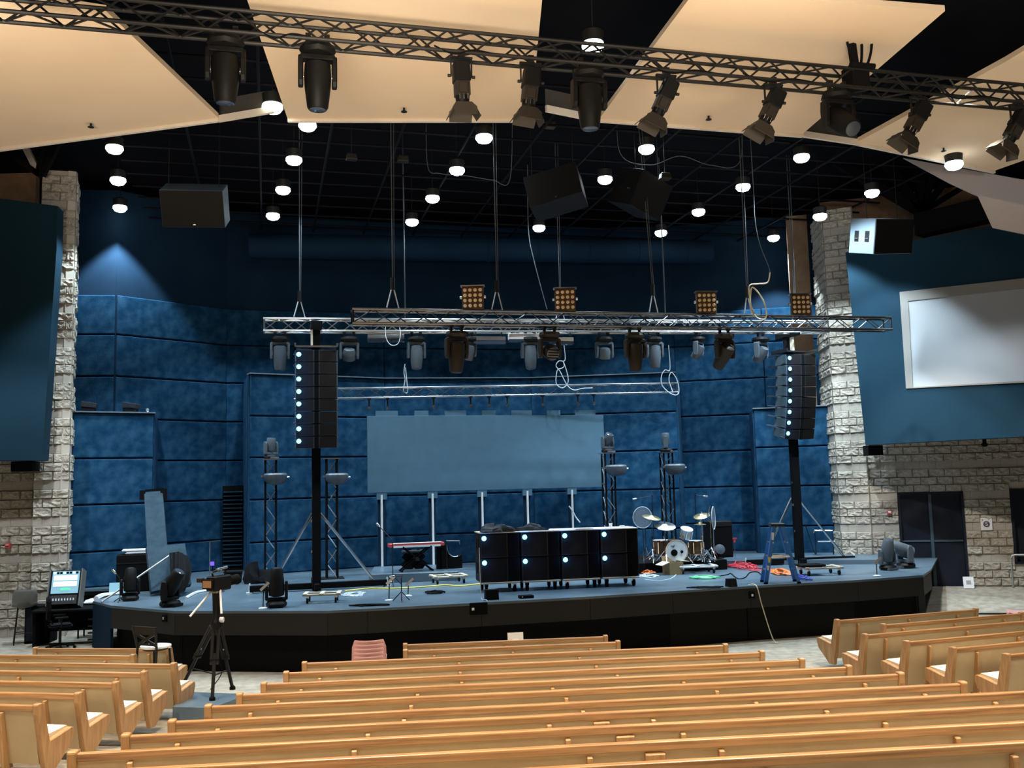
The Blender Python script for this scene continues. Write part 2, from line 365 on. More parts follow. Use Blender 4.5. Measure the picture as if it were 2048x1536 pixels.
# ------------------------------------------------------------------ stage walls of fabric panels
ZL = [1.2, 2.09, 3.28, 4.46, 5.64, 6.83, 8.01, 9.15]
def wall_run(node, pts, zlines, ztop, mat_wall, cap=False, panel=0.08, vs=None):
    """upright wall along plan points with fabric panels between the height lines"""
    for i in range(len(pts) - 1):
        a, b = pts[i], pts[i + 1]; d = b - a; L = d.length; yw = math.atan2(d.y, d.x)
        mid = (a + b) / 2; n = nrm(a, b)
        if ztop > zlines[-1] + .02 or True:
            MB().box((mid.x - n.x * .1, mid.y - n.y * .1, (zlines[0] + ztop) / 2), (L + .02, .2, ztop - zlines[0]), yw).build('backing', mat_wall, node)
        cuts = vs[i] if vs and vs[i] else [0, 1]
        for c in range(len(cuts) - 1):
            l0, l1 = cuts[c] * L, cuts[c + 1] * L
            for k in range(len(zlines) - 1):
                h = zlines[k + 1] - zlines[k] - .035; w_ = (l1 - l0) - .02
                key = ('panel', round(w_, 3), round(h, 3))
                if key not in MESH:
                    MESH[key] = MB().box((0, 0, 0), (w_, panel, h)).mesh('panel', bevel=.022); MESH[key].materials.append(M['navy'])
                p = a + d.normalized() * ((l0 + l1) / 2) + n * panel / 2
                put('fabric_panel', MESH[key], node, None, (p.x, p.y, (zlines[k] + zlines[k + 1]) / 2), yw)
        if cap:
            MB().box((mid.x - n.x * .02, mid.y - n.y * .02, ztop + .015), (L + .05, .34, .03), yw).build('top_ledge', M['ledge'], node)
MESH = {}
def PY(px, y): return D(px, 967, y).xy.to_3d()
BW = [PY(138, 26.35), PY(225, 26.5), PY(450, 29.0), PY(770, 30.5), PY(1067, 31.7), PY(1360, 31.9), PY(1540, 31.2), PY(1700, 30.6)]
wb = snode('wall_back', label='dark blue back wall of the stage in rows of fabric panels')
wall_run(wb, BW, ZL, 12.2, M['navy_wall'])
BU = [PY(498, 26.8), PY(770, 28.85), PY(1067, 29.7), PY(1359, 29.15)]
wc = snode('wall_center', label='lower blue panelled wall bulging behind the screen')
wall_run(wc, BU, ZL[:6], ZL[5], M['navy_wall'], cap=True)
def endcap(node, p, q, z):
    mid = (p + q) / 2; d = q - p
    MB().box((mid.x, mid.y, (z + 1.2) / 2), (d.length, .06, z - 1.2), math.atan2(d.y, d.x)).build('return_panel', M['navy'], node)
endcap(wc, BU[0], PY(487, 29.3), ZL[5]); endcap(wc, BU[-1], PY(1366, 31.6), ZL[5])
BL = [PY(140, 24.2), PY(305, 25.2)]
wl = snode('wall_wing_left', label='low blue panelled wing wall beside the stone pillar')
wall_run(wl, BL, ZL[:5], ZL[4], M['navy_wall'], cap=True)
endcap(wl, BL[1], PY(312, 27.3), ZL[4])
BR = [PY(1514, 29.0), PY(1590, 28.8), PY(1690, 28.4)]
wr = snode('wall_wing_right', label='low blue panelled wing wall behind the ladder')
wall_run(wr, BR, ZL[:5], ZL[4], M['navy_wall'], cap=True)
endcap(wr, BR[0], PY(1507, 31.2), ZL[4])
# raised ledge along the wing wall
a, b = G(1440, 1131, SZ), G(1830, 1128, SZ)
n = nrm(a, b)
mb = polyslab([a, b, b - n * 2.6, a - n * 2.6], SZ, SZ + .12)
struct(mb.build('stage_step', M['deck']), 'low black step along the wing wall')
# pale slatted louvre in the gap beside the bulging wall
lv = thing('louvre_door', 'dark slatted louvre door in the gap beside the panelled wall', 'door', PY(466, 28.6) + V((0, 0, SZ)), math.radians(12))
MB().box((0, .05, 1.25), (.60, .06, 2.5)).build('door_leaf', M['matt'], lv)
for k in range(19):
    MB().box((0, 0, .15 + k * .12), (.56, .07, .02), M=Matrix.Rotation(.4, 3, 'X')).build('slat', M['side_blue'], lv)

# big duct high on the back wall
du = thing('air_duct', 'long round dark air duct high along the back wall', 'duct', (0, 0, 0))
p, q = D(500, 492, 28.4), D(1420, 505, 30.6); MB().rod(p, q, .38, n=20).build('duct_body', M['navy_wall'], du, smooth=True)
for k in range(9):
    c = p.lerp(q, (k + .5) / 9); e = (q - p).normalized() * .03; MB().rod(c - e, c + e, .4, n=20).build('band', M['navy_wall'], du, smooth=True)
# hanging clothes dark shape in gap is left to the louvre

# ------------------------------------------------------------------ stone block walls
def rough_mesh(k):
    random.seed(100 + k); mb = MB(); XS, ZS = (0, .05, .28, .5, .72, .95, 1), (0, .1, .38, .66, .9, 1); nx, nz = 6, 5
    g = [[V((XS[i] - .5 + (random.uniform(-.06, .06) if 1 < i < nx - 1 else 0), (0 if i in (0, nx) or j in (0, nz) else -random.uniform(.25, 1.0)) , ZS[j] - .5)) for i in range(nx + 1)] for j in range(nz + 1)]
    vs = [p for r in g for p in r] + [V((-.5, 1, -.5)), V((.5, 1, -.5)), V((.5, 1, .5)), V((-.5, 1, .5))]
    o = (nx + 1) * (nz + 1)
    fs = [(j * (nx + 1) + i, j * (nx + 1) + i + 1, (j + 1) * (nx + 1) + i + 1, (j + 1) * (nx + 1) + i) for j in range(nz) for i in range(nx)]
    fs += [tuple([o, o + 1] + [nx - i for i in range(nx + 1)]), tuple([o + 2, o + 3] + [nz * (nx + 1) + i for i in range(nx + 1)])]
    mb.add(vs, fs); me = mb.mesh('rough_block'); me.materials.append(M['rough_stone']); return me
ROUGH = [rough_mesh(k) for k in range(8)]
SMOOTH = MB().box((0, .5, 0), (1, 1, 1)).mesh('smooth_block'); SMOOTH.materials.append(M['smooth_stone'])
random.seed(11)
CH = .2165
def block_face(node, a, b, z0, z1, holes=(), phase=3, backing=True, bl=.42, smooth_only=False, matb=None):
    """courses of split-face blocks with a smooth course every fourth, along plan a to b"""
    d = b - a; L = d.length; yw = math.atan2(d.y, d.x); n = nrm(a, b); u = d.normalized()
    if backing:
        segs = [(0, L, z0, z1)]
        for h in holes:
            ns = []
            for s in segs:
                l0, l1, q0, q1 = s
                if h[1] <= l0 or h[0] >= l1 or h[3] <= q0 or h[2] >= q1: ns.append(s); continue
                if h[0] > l0: ns.append((l0, h[0], q0, q1))
                if h[1] < l1: ns.append((h[1], l1, q0, q1))
                if h[3] < q1: ns.append((max(l0, h[0]), min(l1, h[1]), h[3], q1))
                if h[2] > q0: ns.append((max(l0, h[0]), min(l1, h[1]), q0, h[2]))
            segs = ns
        for l0, l1, q0, q1 in segs:
            c = a + u * ((l0 + l1) / 2) - n * .1
            MB().box((c.x, c.y, (q0 + q1) / 2), (l1 - l0, .17, q1 - q0), yw).build('mortar_bed', M['mortar'], node)
    k0 = int(math.floor(z0 / CH)); k1 = int(math.ceil(z1 / CH))
    for k in range(k0, k1):
        za, zb = max(z0, k * CH), min(z1, (k + 1) * CH)
        if zb - za < .06: continue
        sm = (k % 4 == 1)
        off = 0 if (k % 2 == 0) else bl / 2
        cuts = [0.0]; x = bl - off
        while x < L - .1: cuts.append(x); x += bl
        cuts.append(L)
        for c in range(len(cuts) - 1):
            spans = [(cuts[c], cuts[c + 1])]
            for h in holes:
                if zb <= h[2] + .02 or za >= h[3] - .02: continue
                ns = []
                for s0, s1 in spans:
                    if h[1] <= s0 or h[0] >= s1: ns.append((s0, s1)); continue
                    if h[0] - s0 > .05: ns.append((s0, h[0]))
                    if s1 - h[1] > .05: ns.append((h[1], s1))
                spans = ns
            for s0, s1 in spans:
                o = put('stone_block', SMOOTH if sm else random.choice(ROUGH), node)
                c_ = a + u * ((s0 + s1) / 2)
                o.location = (c_.x - n.x * .03, c_.y - n.y * .03, (za + zb) / 2) if not sm else (c_.x, c_.y, (za + zb) / 2)
                o.rotation_euler = (0, 0, yw); dep = random.uniform(.035, .065)
                o.scale = (s1 - s0 - .007, .03 if sm else dep, zb - za - .007)
                if not sm: o.location = (c_.x + n.x * (dep * .2), c_.y + n.y * (dep * .2), (za + zb) / 2)
LPa, LPb = PY(67, 22.9), PY(138, 23.1)
wls = snode('wall_left', label='split face stone wall and pillar beside the console desk')
block_face(wls, LPa, LPb, 0.0, 11.6)
block_face(wls, LPb, PY(143, 24.3), 0.0, 11.6, bl=.6)
block_face(wls, PY(-260, 22.6), PY(68, 23.15), 0.0, 4.6)
MB().box((PY(-120, 23.5).x, 23.5, 8), (4.4, .2, 7.4)).build('upper_wall', M['brown_brick'], wls)
# pillar on the other side
RPa, RPb = PY(1676, 27.6), PY(1737, 27.2)
wrs = snode('wall_pillar_right', label='split face stone pillar beside the right array')
block_face(wrs, RPa, RPb, 0.3, 11.4)
block_face(wrs, PY(1653, 29.2), RPa, 0.3, 11.4, bl=.55)
MB().box(((PY(1622, 29.6)).x, 29.6, 6.5), (.62, .3, 10.6), math.radians(-13)).build('plain_pier', M['brown_brick'], wrs)
wrw = snode('wall_right', label='stone side wall with the double doors')
w0, w1 = rwall(1734, 1000), rwall(2240, 1000)
u_ = (w1 - w0); u_.z = 0; u_.normalize()
def along(px, py): p = rwall(px, py); p.z = 0; q = V((w0.x, w0.y, 0)); return (p - q).dot(u_)
dl, dr = along(1800, 1075), along(1932, 1075); dz1 = rwall(1860, 984).z
el, er = along(2024, 1050), along(2100, 1050); ez0, ez1 = rwall(2030, 1128).z, rwall(2030, 978).z
block_face(wrw, V((w0.x, w0.y, 0)), V((w1.x, w1.y, 0)), ZR - .35, 5.2, holes=((dl, dr, -1, dz1), (el, er, ez0, ez1)))
def wpt(l, z, o=0.0):
    n = nrm(w0, w1); return V((w0.x, w0.y, 0)) + u_ * l + n * o + V((0, 0, z))
c = wpt((dl + dr) / 2, 0)
d1 = snode('door_1', (c.x, c.y, 0), RYAW, 'black double doors with a grey centre post')
dw = dr - dl
for s in (-1, 1):
    lf = MB().box((s * dw / 4, .12, (ZR - .1 + dz1) / 2), (dw / 2 - .07, .05, dz1 - ZR + .1)).build('door_leaf', M['door'], d1)
    MB().box((s * dw / 4, .08, ZR + 1.25), (dw / 2 - .1, .03, .05)).build('push_bar', M['doortrim'], lf)
MB().box((0, .1, (ZR - .1 + dz1) / 2), (.08, .08, dz1 - ZR + .1)).build('centre_post', M['doortrim'], d1)
MB().box((0, .06, dz1 - .03), (dw, .2, .06)).box((-dw / 2 + .03, .06, (ZR - .1 + dz1) / 2), (.06, .2, dz1 - ZR + .1)).box((dw / 2 - .03, .06, (ZR - .1 + dz1) / 2), (.06, .2, dz1 - ZR + .1)).build('door_frame', M['door'], d1)
c = wpt((el + er) / 2, 0)
wn = snode('window_1', (c.x, c.y, 0), RYAW, 'dark recessed opening in the stone wall by the handrail')
MB().box((0, .14, (ez0 + ez1) / 2), (er - el, .04, ez1 - ez0)).build('window_pane', M['door'], wn)
MB().box((0, .06, ez1 - .03), (er - el, .2, .06)).box((-(er - el) / 2 + .03, .06, (ez0 + ez1) / 2), (.06, .2, ez1 - ez0)).box((0, .06, ez0 + .03), (er - el, .2, .06)).build('window_frame', M['door'], wn)
# upper brown block wall behind the roof steel
mb = MB(); p, q = D(1640, 400, 29.9), D(2150, 400, 27.5); d = q - p
uw = snode('wall_upper_right', label='dim brown block wall under the roof steel')
MB().box(((p.x + q.x) / 2, (p.y + q.y) / 2, 8.7), (V((d.x, d.y)).length, .2, 7.2), math.atan2(d.y, d.x)).build('brown_wall', M['brown_brick'], uw)
# blue side panels
PW = math.radians(-33)
pp = D(1730, 890, 26.2)
def pan(px, py, off=0.0):
    return onp(px, py, pp + V((-math.sin(PW), math.cos(PW), 0)) * -off, PW)
def slabq(name, pts, th, m, parent=None, bevel=0.0):
    n = (pts[1] - pts[0]).cross(pts[2] - pts[0]).normalized()
    if n.dot(pts[0] - CP) < 0: n = -n
    k = len(pts); mb = MB(); mb.add(list(pts) + [p + n * th for p in pts], [tuple(range(k)), tuple(range(2 * k - 1, k - 1, -1))] + [(i, k + i, k + (i + 1) % k, (i + 1) % k) for i in range(k)])
    return mb.build(name, m, parent, bevel=bevel)
fr = snode('wall_side_right', label='blue hung side panel holding the projection screen')
slabq('blue_panel', [pan(1691, 505), pan(2160, 420), pan(2160, 867), pan(1731, 890)], .5, M['side_blue'], fr)
ps = thing('projection_screen', 'white projection screen in a grey frame on the blue side panel', 'screen', (0, 0, 0))
slabq('screen_surface', [pan(1816, 602, .012), pan(2150, 566, .012), pan(2150, 757, .012), pan(1826, 775, .012)], .01, M['screen'], ps)
for q4 in ([(1799, 584), (2150, 545), (2150, 566), (1816, 602)], [(1799, 584), (1816, 602), (1826, 775), (1812, 777)], [(1812, 777), (1826, 774), (2150, 756), (2150, 760)]):
    slabq('frame_side', [pan(x, y, .03) for x, y in q4], .03, M['screen_frame'], ps)
fl_ = snode('wall_side_left', label='blue hung side panel above the stone wall')
slabq('blue_panel', [D(-200, 370, 21.6), D(115, 412, 22.2), D(113, 500, 22.2), D(84, 921, 22.2), D(-200, 921, 21.6)], .5, M['side_blue'], fl_)
o = thing('panel_bracket', 'dark box bracket under the corner of the blue panel by the pillar', 'bracket', D(51, 933, 22.6)); MB().box((0, 0, 0), (.5, .4, .24)).build('bracket_body', M['matt'], o, bevel=.01)
o = thing('panel_bracket', 'dark box bracket under the projection screen wall at the pillar', 'bracket', D(1746, 901, 26.7)); MB().box((0, 0, 0), (.42, .4, .28)).build('bracket_body', M['matt'], o, bevel=.01)
o = thing('camera_mount', 'small black fitting hanging under the blue screen wall', 'fitting', D(1969, 886, 25.0)); MB().rod((0, 0, .1), (0, 0, -.04), .05).lathe([(.02, -.1), (.07, -.08), (.08, -.02), (.03, .02)], 12).build('fitting_body', M['matt'], o)
# ------------------------------------------------------------------ ceiling
struct(MB().box((0, 16, 12.7), (46, 44, .2)).build('ceiling', M['ceil']), 'black ceiling void above the panels')
ZC = 10.4
def cpanel(label, px, lip):
    pts = [G(x, y, ZC) for x, y in px]
    o = thing('ceiling_panel', label, 'ceiling panel', (pts[0].x, pts[0].y, ZC), 0, 'cream ceiling panels')
    loc = [p - pts[0] for p in pts]; k = len(loc)
    mb = MB(); mb.add(loc + [p + V((0, 0, .09)) for p in loc], [tuple(range(k)), tuple(range(2 * k - 1, k - 1, -1))] + [(i, k + i, k + (i + 1) % k, (i + 1) % k) for i in range(k)])
    mb.build('panel_board', M['cream'], o)
    MB().bar(loc[lip[0]] + V((0, .03, .0)), loc[lip[1]] + V((0, .03, .0)), .06, .12).build('edge_lip', M['lip'], o)
    return o
cpanel('large cream ceiling panel in the corner above the stone pillar', [(-330, 340), (437, 236), (212, 22), (-100, -25), (-700, 60)], (0, 1))
cpanel('cream ceiling panel above the two hanging moving heads, narrow notch at one side', [(575, 237), (1061, 237), (1100, -160), (440, -160)], (0, 1))
cpanel('cream ceiling panel over the middle of the lighting truss with a cable bundle', [(1199, 237), (1605, 268), (1890, 22), (1390, -18)], (0, 1))
cpanel('cream ceiling panel over the far end of the lighting truss', [(1715, 284), (1990, 341), (2150, 285), (2150, 40), (2010, 124)], (0, 1))
# fascia strips joining the panels
for lab, a_, b_ in (('pale curved edge strip in the gap between two ceiling panels by the warm lamp', (437, 238), (548, 219)), ('short pale edge strip in the gap behind the moving head', (1092, 217), (1199, 239)), ('pale edge strip in the gap under the tilted moving head', (1605, 268), (1717, 285))):
    p, q = G(*a_, ZC), G(*b_, ZC); o = thing('edge_strip', lab, 'strip', (p.x, p.y, ZC)); MB().bar((0, 0, 0), q - p, .06, .12).build('strip_body', M['lip'], o)
    slabq('strip_upstand', [V((0, .05, .06)), q - p + V((0, .05, .06)), q - p + V((0, .05, .4)), V((0, .05, .4))], .02, M['upstand'], o)
EP = D(1900, 350, 22.2)
for lab, q, off in (('upper grey angled panel below the corner ceiling panel', [(1806, 316), (2150, 378), (2150, 440), (1950, 390), (1898, 366)], 0), ('lower grey angled panel at the picture edge under the ceiling', [(1955, 391), (2150, 436), (2150, 490), (1985, 456)], .6)):
    pts = [onp(x, y, EP + V((-.54, -.84, 0)) * off, math.radians(-33)) for x, y in q]
    o = thing('angled_baffle', lab, 'ceiling panel', pts[0]); slabq('panel_board', [p - pts[0] for p in pts], .08, M['lav'], o)
# sprinklers
for i, (px, py, t) in enumerate(((182, 247, 'corner panel above the pillar'), (808, 216, 'panel with two moving heads'), (1417, 232, 'panel with the cable bundle'), (1887, 296, 'panel at the far truss end'))):
    o = thing('sprinkler', 'small sprinkler head under the cream ' + t, 'sprinkler', G(px, py, ZC), 0, 'ceiling sprinklers')
    MB().rod((0, 0, 0), (0, 0, -.05), .02).build('stem', M['darkmetal'], o); MB().lathe([(.01, -.09), (.06, -.075), (.05, -.06), (.02, -.05)], 10).build('deflector', M['darkmetal'], o)
# stage ceiling grid
gr = snode('ceiling_grid', label='dark pipe grid under the stage ceiling')
GZ = 11.5; gc = V((1.6, 24, GZ)) 
for k in range(-6, 7):
    p = gc + T * (k * 1.55); a, b = p - N * 7, p + N * 6.6; MB().rod(a, b, .03, n=6).build('grid_pipe', M['grid'], gr)
for k in range(-6, 7):
    p = gc + N * (k * 1.02) + V((0, 0, .07)); MB().rod(p - T * 11, p + T * 10, .03, n=6).build('grid_pipe', M['grid'], gr)
# roof steel by the pillar
rs = thing('roof_truss', 'black fan of steel roof struts above the stone pillar', 'roof truss', (0, 0, 0))
hub = D(1842, 425, 27.0)
for px, py, wd in ((1655, 315, .24), (1755, 305, .22), (1836, 315, .22), (1874, 318, .2), (1905, 345, .18), (1930, 372, .16)):
    MB().bar(hub, D(px, py, 27.0), .2, wd).build('strut', M['matt'], rs)
o = thing('roof_beam', 'dark sloping boxed beam above the projection screen', 'beam', (0, 0, 0))
MB().bar(D(1838, 452, 26.3), D(2150, 380, 23.0), .5, .62).build('beam_box', M['matt'], o)
rs2 = thing('roof_truss', 'grey angled roof struts above the blue panel and pillar', 'roof truss', (0, 0, 0))
for a_, b_ in (((0, 292), (82, 352)), ((45, 282), (80, 352)), ((118, 282), (84, 352)), ((88, 284), (78, 350))):
    MB().bar(D(*a_, 22.6), D(*b_, 22.6), .12, .14).build('strut', M['lav'] if a_[0] == 45 else M['matt'], rs2)
# ------------------------------------------------------------------ downlights
ZD = 11.2
dproto = thing('downlight', 'x', 'downlight', (0, 0, 0), 0, 'stage ceiling downlights')
MB().lathe([(.17, .03), (.19, .22), (.12, .26)], 16).build('housing', M['darkmetal'], dproto, smooth=True)
lensw = MB().lathe([(.06, -.13), (.14, -.10), (.19, -.03), (.18, .03)], 16).build('lamp_lens', M['lamp'], dproto, smooth=True)
MB().rod((0, 0, .25), (0, 0, 1.9), .012, n=6).build('stem', M['darkmetal'], dproto)
rows = [('back row', [(240, 415), (546, 431), (824, 443), (1078, 455), (1322, 465), (1547, 475)]),
        ('second row from the back wall', [(236, 360), (566, 379), (865, 396), (1140, 411), (1397, 423), (1640, 432)]),
        ('third row from the back wall', [(229, 296), (588, 319), (914, 340), (1210, 358), (1486, 373), (1744, 385)]),
        ('front row under the panel edge', [(615, 250), (968, 275), (1293, 297), (1603, 314)])]
first = True
for rn, pts in rows:
    for i, (px, py) in enumerate(pts):
        p = G(px, py, ZD); lab = '%s glowing downlight of the %s of the stage ceiling' % (ORD[i], rn)
        if (px, py) == (1547, 475): lab = 'brightest glowing downlight, near the stone pillar in the back row'
        o = dproto if first else dup(dproto)
        first = False
        o.location = p; o['label'] = lab
        zl = {(240, 415): 11.5, (1640, 432): 10.7, (1744, 385): 10.9}.get((px, py))
        if zl: p = G(px, py, zl); o.location = p
        pw, an = {(240, 415): (1700, 90), (1547, 475): (1500, 90), (1744, 385): (1500, 84), (229, 296): (1700, 90), (236, 360): (1300, 90), (1640, 432): (1500, 96), (1603, 314): (3400, 116)}.get((px, py), (820, 94))
        spot('stage_spot', p - V((0, 0, .2)), p + V((0, 0, -5)), pw, COOL, an, .3, .12)
for px, py, z, lab in ((545, 213, 10.5, 'warm glowing lamp at the tip of the pale edge strip'), (1186, 90, 10.9, 'glowing lamp in the dark gap above the lighting truss'), (1908, 328, 10.2, 'small glowing lamp under the edge of the last cream panel')):
    o = dup(dproto, G(px, py, z), None, lab); 
    if px == 545:
        for ch in o.children:
            if ch.name.startswith('lamp_lens'): ch.data = ch.data.copy(); ch.data.materials[0] = M['lampwarm']
# side washes: downlights by the side walls, where the stone and the side panels catch the light

# ------------------------------------------------------------------ trusses
def truss(name, label, p0, p1, size, bay, m, group=None, rch=.026, rbr=.013):
    d = p1 - p0; L = d.length; yw = math.atan2(d.y, d.x); pt = -math.asin(d.z / L)
    o = thing(name, label, 'truss', p0, 0, group)
    o.rotation_euler = (Matrix.Rotation(yw, 3, 'Z') @ Matrix.Rotation(pt, 3, 'Y')).to_euler()
    h = size / 2
    for y in (-h, h):
        for z in (-h, h):
            MB().rod((0, y, z), (L, y, z), rch, n=8).build('chord', m, o, smooth=True)
    nb = max(2, int(round(L / bay))); b = L / nb
    me = {}
    for key, a_, b_ in (('f', (0, -h, -h), (b, -h, h)), ('F', (0, -h, h), (b, -h, -h)), ('k', (0, h, h), (b, h, -h)), ('K', (0, h, -h), (b, h, h)),
                        ('t', (0, -h, h), (b, h, h)), ('T', (0, h, h), (b, -h, h)), ('b', (0, -h, -h), (b, h, -h)), ('B', (0, h, -h), (b, -h, -h))):
        me[key] = MB().rod(a_, b_, rbr, n=5).mesh('brace'); me[key].materials.append(m)
    for i in range(nb):
        for key in (('f', 'k', 't', 'b') if i % 2 == 0 else ('F', 'K', 'T', 'B')):
            put('brace', me[key], o, None, (i * b, 0, 0))
    for x in (0.02, L - .02):
        fr = MB()
        for a_, b_ in (((-h, -h), (-h, h)), ((-h, h), (h, h)), ((h, h), (h, -h)), ((h, -h), (-h, -h))):
            fr.rod((x, a_[0], a_[1]), (x, b_[0], b_[1]), .018, n=6)
        fr.build('end_frame', m, o)
    return o
F0 = D(1024, 98, 13.0)
zt = 9.5
def foh(px):            # point on the axis of the house truss under photograph column px
    u = (px - 1024) / FPX; base = V((F0.x, 13.15, 0)); t = 0
    dirv = V((math.cos(math.radians(14.3)), math.sin(math.radians(14.3)), 0))
    lo, hi = -20, 20
    for _ in range(50):
        m = (lo + hi) / 2
        if proj(base + dirv * m + V((0, 0, 9.75)))[0] < px: lo = m
        else: hi = m
    return base + dirv * lo + V((0, 0, 9.77))
truss('lighting_truss', 'long black box truss slung under the cream ceiling panels', foh(-60), foh(2140), .3, .36, M['darkmetal'], None, .03, .016)
# stage trusses
tp0, tp1 = D(527, 651, 22.3), D(1652, 655, 25.7)
truss('lighting_truss', 'silver box truss carrying the two black line arrays', tp0, tp1, .29, .36, M['alu_mid'])
fp0, fp1 = D(703, 634, 19.2), D(1776, 649, 22.9)
truss('lighting_truss', 'silver box truss carrying the four amber blinders', fp0, fp1, .29, .42, M['alu_dark'])
lp0, lp1 = D(588, 789, 26.0), D(1352, 776, 28.5)
truss('lighting_truss', 'silver box truss hung above the blank LED screen', lp0, lp1, .27, .40, M['alu_mid'], rch=.022)
def on(p0, p1, px):
    lo, hi = 0.0, 1.0
    for _ in range(40):
        m = (lo + hi) / 2
        if proj(p0.lerp(p1, m))[0] < px: lo = m
        else: hi = m
    return p0.lerp(p1, lo)
# bright LED battens slung between the trusses
mid0, mid1 = D(560, 668, 23.0), D(1640, 668, 26.2)
for i, (x0, x1, y, lab) in enumerate(((735, 808, 674, 'thin batten light under the truss near the cable loop'), (945, 1010, 678, 'thin batten light beside the big brown moving head'), (1017, 1082, 674, 'wide pale batten light under the front truss'), (1100, 1145, 679, 'short pale batten light beside the round moving head'))):
    a_, b_ = D(x0, y, 23.2 + i * .25), D(x1, y + 2, 23.35 + i * .25); d = b_ - a_
    o = thing('batten_light', lab, 'stage light', a_, math.atan2(d.y, d.x)); L = V((d.x, d.y)).length
    MB().box((L / 2, 0, 0), (L, .2, .1 if i != 2 else .16)).build('batten_body', M['alu'] if i in (0, 1) else M['white'], o, bevel=.01)
    MB().box((L / 2, -.02, -.1), (L, .18, .06)).build('lens_strip', M['lens'], o)
    for x in (.1 * L, .9 * L): MB().bar((x, 0, .04), (x, 0, .34), .03, .03).build('clamp', M['darkmetal'], o)

# ------------------------------------------------------------------ moving heads
def moving_head(label, loc, yaw, tilt, s=1.0, up=False, kind='spot', mb_=None, group=None, lens=None):
    """base, yoke and tilting head; hung from loc unless up"""
    m = mb_ or M['fixture']
    o = thing('moving_head', label, 'stage light', loc, yaw, group)
    o.scale = (s, s, s)
    k = 1 if up else -1
    def Z(z): return z * k
    MB().lathe([(.12, Z(0)), (.22, Z(.02)), (.235, Z(.08)), (.2, Z(.13)), (.09, Z(.15))][::k], 8 if kind == 'spot' else 14).build('base', M['fixture'] if m is M['gh'] else m, o, smooth=True)
    if not up:
        for x in (-.12, .12): MB().bar((x, 0, 0), (x, 0, .1), .05, .05).box((x, 0, .11), (.07, .1, .07)).build('clamp', M['darkmetal'], o)
    else:
        MB().box((0, -.2, .04), (.3, .08, .06)).build('carry_handle', m, o)
    arm = [(-.07, Z(.16)), (.07, Z(.16)), (.085, Z(.3)), (.07, Z(.50)), (.045, Z(.57)), (-.045, Z(.57)), (-.07, Z(.50)), (-.085, Z(.3))]
    yk = MB().box((0, 0, Z(.175)), (.44, .16, .07))
    for x in (-.215, .215): yk.prism(arm, .065, 'x', (x, 0, 0))
    yk.build('yoke', m, o, bevel=.012)
    R = Matrix.Rotation(tilt, 3, 'X')
    piv = V((0, 0, Z(.43)))
    if kind == 'spot':
        prof = [(.10, .20), (.165, .17), (.175, .02), (.165, -.16), (.135, -.40), (.115, -.43)]
        prof2, lz, lr = prof[::-1], -.432, .11
    elif kind == 'wash':
        prof2, lz, lr = [(.15, -.17), (.165, -.15), (.165, .05), (.14, .12), (.08, .15)], -.172, .145
    else:
        prof2, lz, lr = [(.13, -.26), (.14, -.24), (.15, .05), (.12, .17), (.07, .19)], -.262, .115
    MB().lathe(prof2, 18, piv, R).build('head', m, o, smooth=True)
    MB().lathe([(lr * .6, lz - .012), (lr, lz - .002), (lr, lz + .03)], 18, piv, R).build('front_lens', lens or M['lens'], o, smooth=True)
    if kind == 'wash':
        for q in (-.09, -.03, .03, .09): MB().box(piv + R @ V((0, q, lz - .014)), (.24, .02, .012), M=R).build('vent_slot', M['matt'], o)
    for x in (-.19, .19): MB().lathe([(.05, -.015), (.05, .015)], 10, piv + V((x * 1.02, 0, 0)), Matrix.Rotation(PI / 2, 3, 'Y')).build('tilt_knob', M['alu'], o, smooth=True)
    return o
fy = math.radians(14)
for px, tilt, lab, kind, mt in ((447, 0.05, 'dim black moving head hanging against the dark ceiling gap', 'spot', 'fixture'), (632, 0.05, 'black moving head hanging in silhouette against a cream panel', 'spot', 'black'),
                      (1177, 0.0, 'large black moving head hanging straight down over the dark panel gap', 'spot', 'fixture'), (1677, -0.9, 'black moving head tilted away with its rounded head showing at the cable bundle', 'spot', 'fixture')):
    p = foh(px) + V((0, .1, -.13)); sc_ = 1.06 if px != 1677 else 1.08
    moving_head(lab, p, fy, tilt, sc_, False, kind, M[mt], 'moving heads on the house truss')
for px, y, tilt, kind, s, lab in ((560, 1, .1, 'spot', .93, 'grey moving head at the end of the array truss'), (698, 1, .5, 'wash', .95, 'wash moving head with slotted face beside the line array'), (832, 1, -.05, 'spot', .93, 'pale moving head hanging straight down near the cable loop'),
                                  (938, 1, .3, 'beam', .85, 'small moving head half hidden behind the big brown one'), (1059, 1, -.1, 'spot', .95, 'grey moving head beside the round lens head'), (1207, 1, .25, 'wash', .95, 'wash moving head hanging alone above the LED screen edge'),
                                  (1307, 1, 0, 'spot', .95, 'pale moving head close behind the second brown head'), (1395, 1, .6, 'beam', .85, 'small tilted moving head below the third blinder'), (1520, 1, .7, 'beam', 1.0, 'pale tilted moving head at the array end of the truss')):
    p = on(tp0, tp1, px) + V((0, 0, -.27)); moving_head(lab, p, YAW + {1395: .7, 1520: .5, 938: .6}.get(px, .0), tilt, s, False, kind, M['gh'], 'moving heads on the array truss')
for px, tilt, s, kind, yw, lab in ((912, .1, 1.02, 'spot', .25, 'big brown moving head hanging below the first blinder'), (1098, -1.15, 1.0, 'wash', .15, 'dark moving head turned so its round lens faces the hall'), (1268, .05, 1.0, 'spot', .1, 'big brown moving head hanging straight below the front truss'), (1447, .75, 1.0, 'spot', .2, 'brown moving head tilted up with a lit belly below the third blinder')):
    p = on(fp0, fp1, px) + V((0, 0, -.27)); moving_head(lab, p, YAW + yw, tilt, s, False, kind, M['fixture_brown'], 'moving heads on the blinder truss')

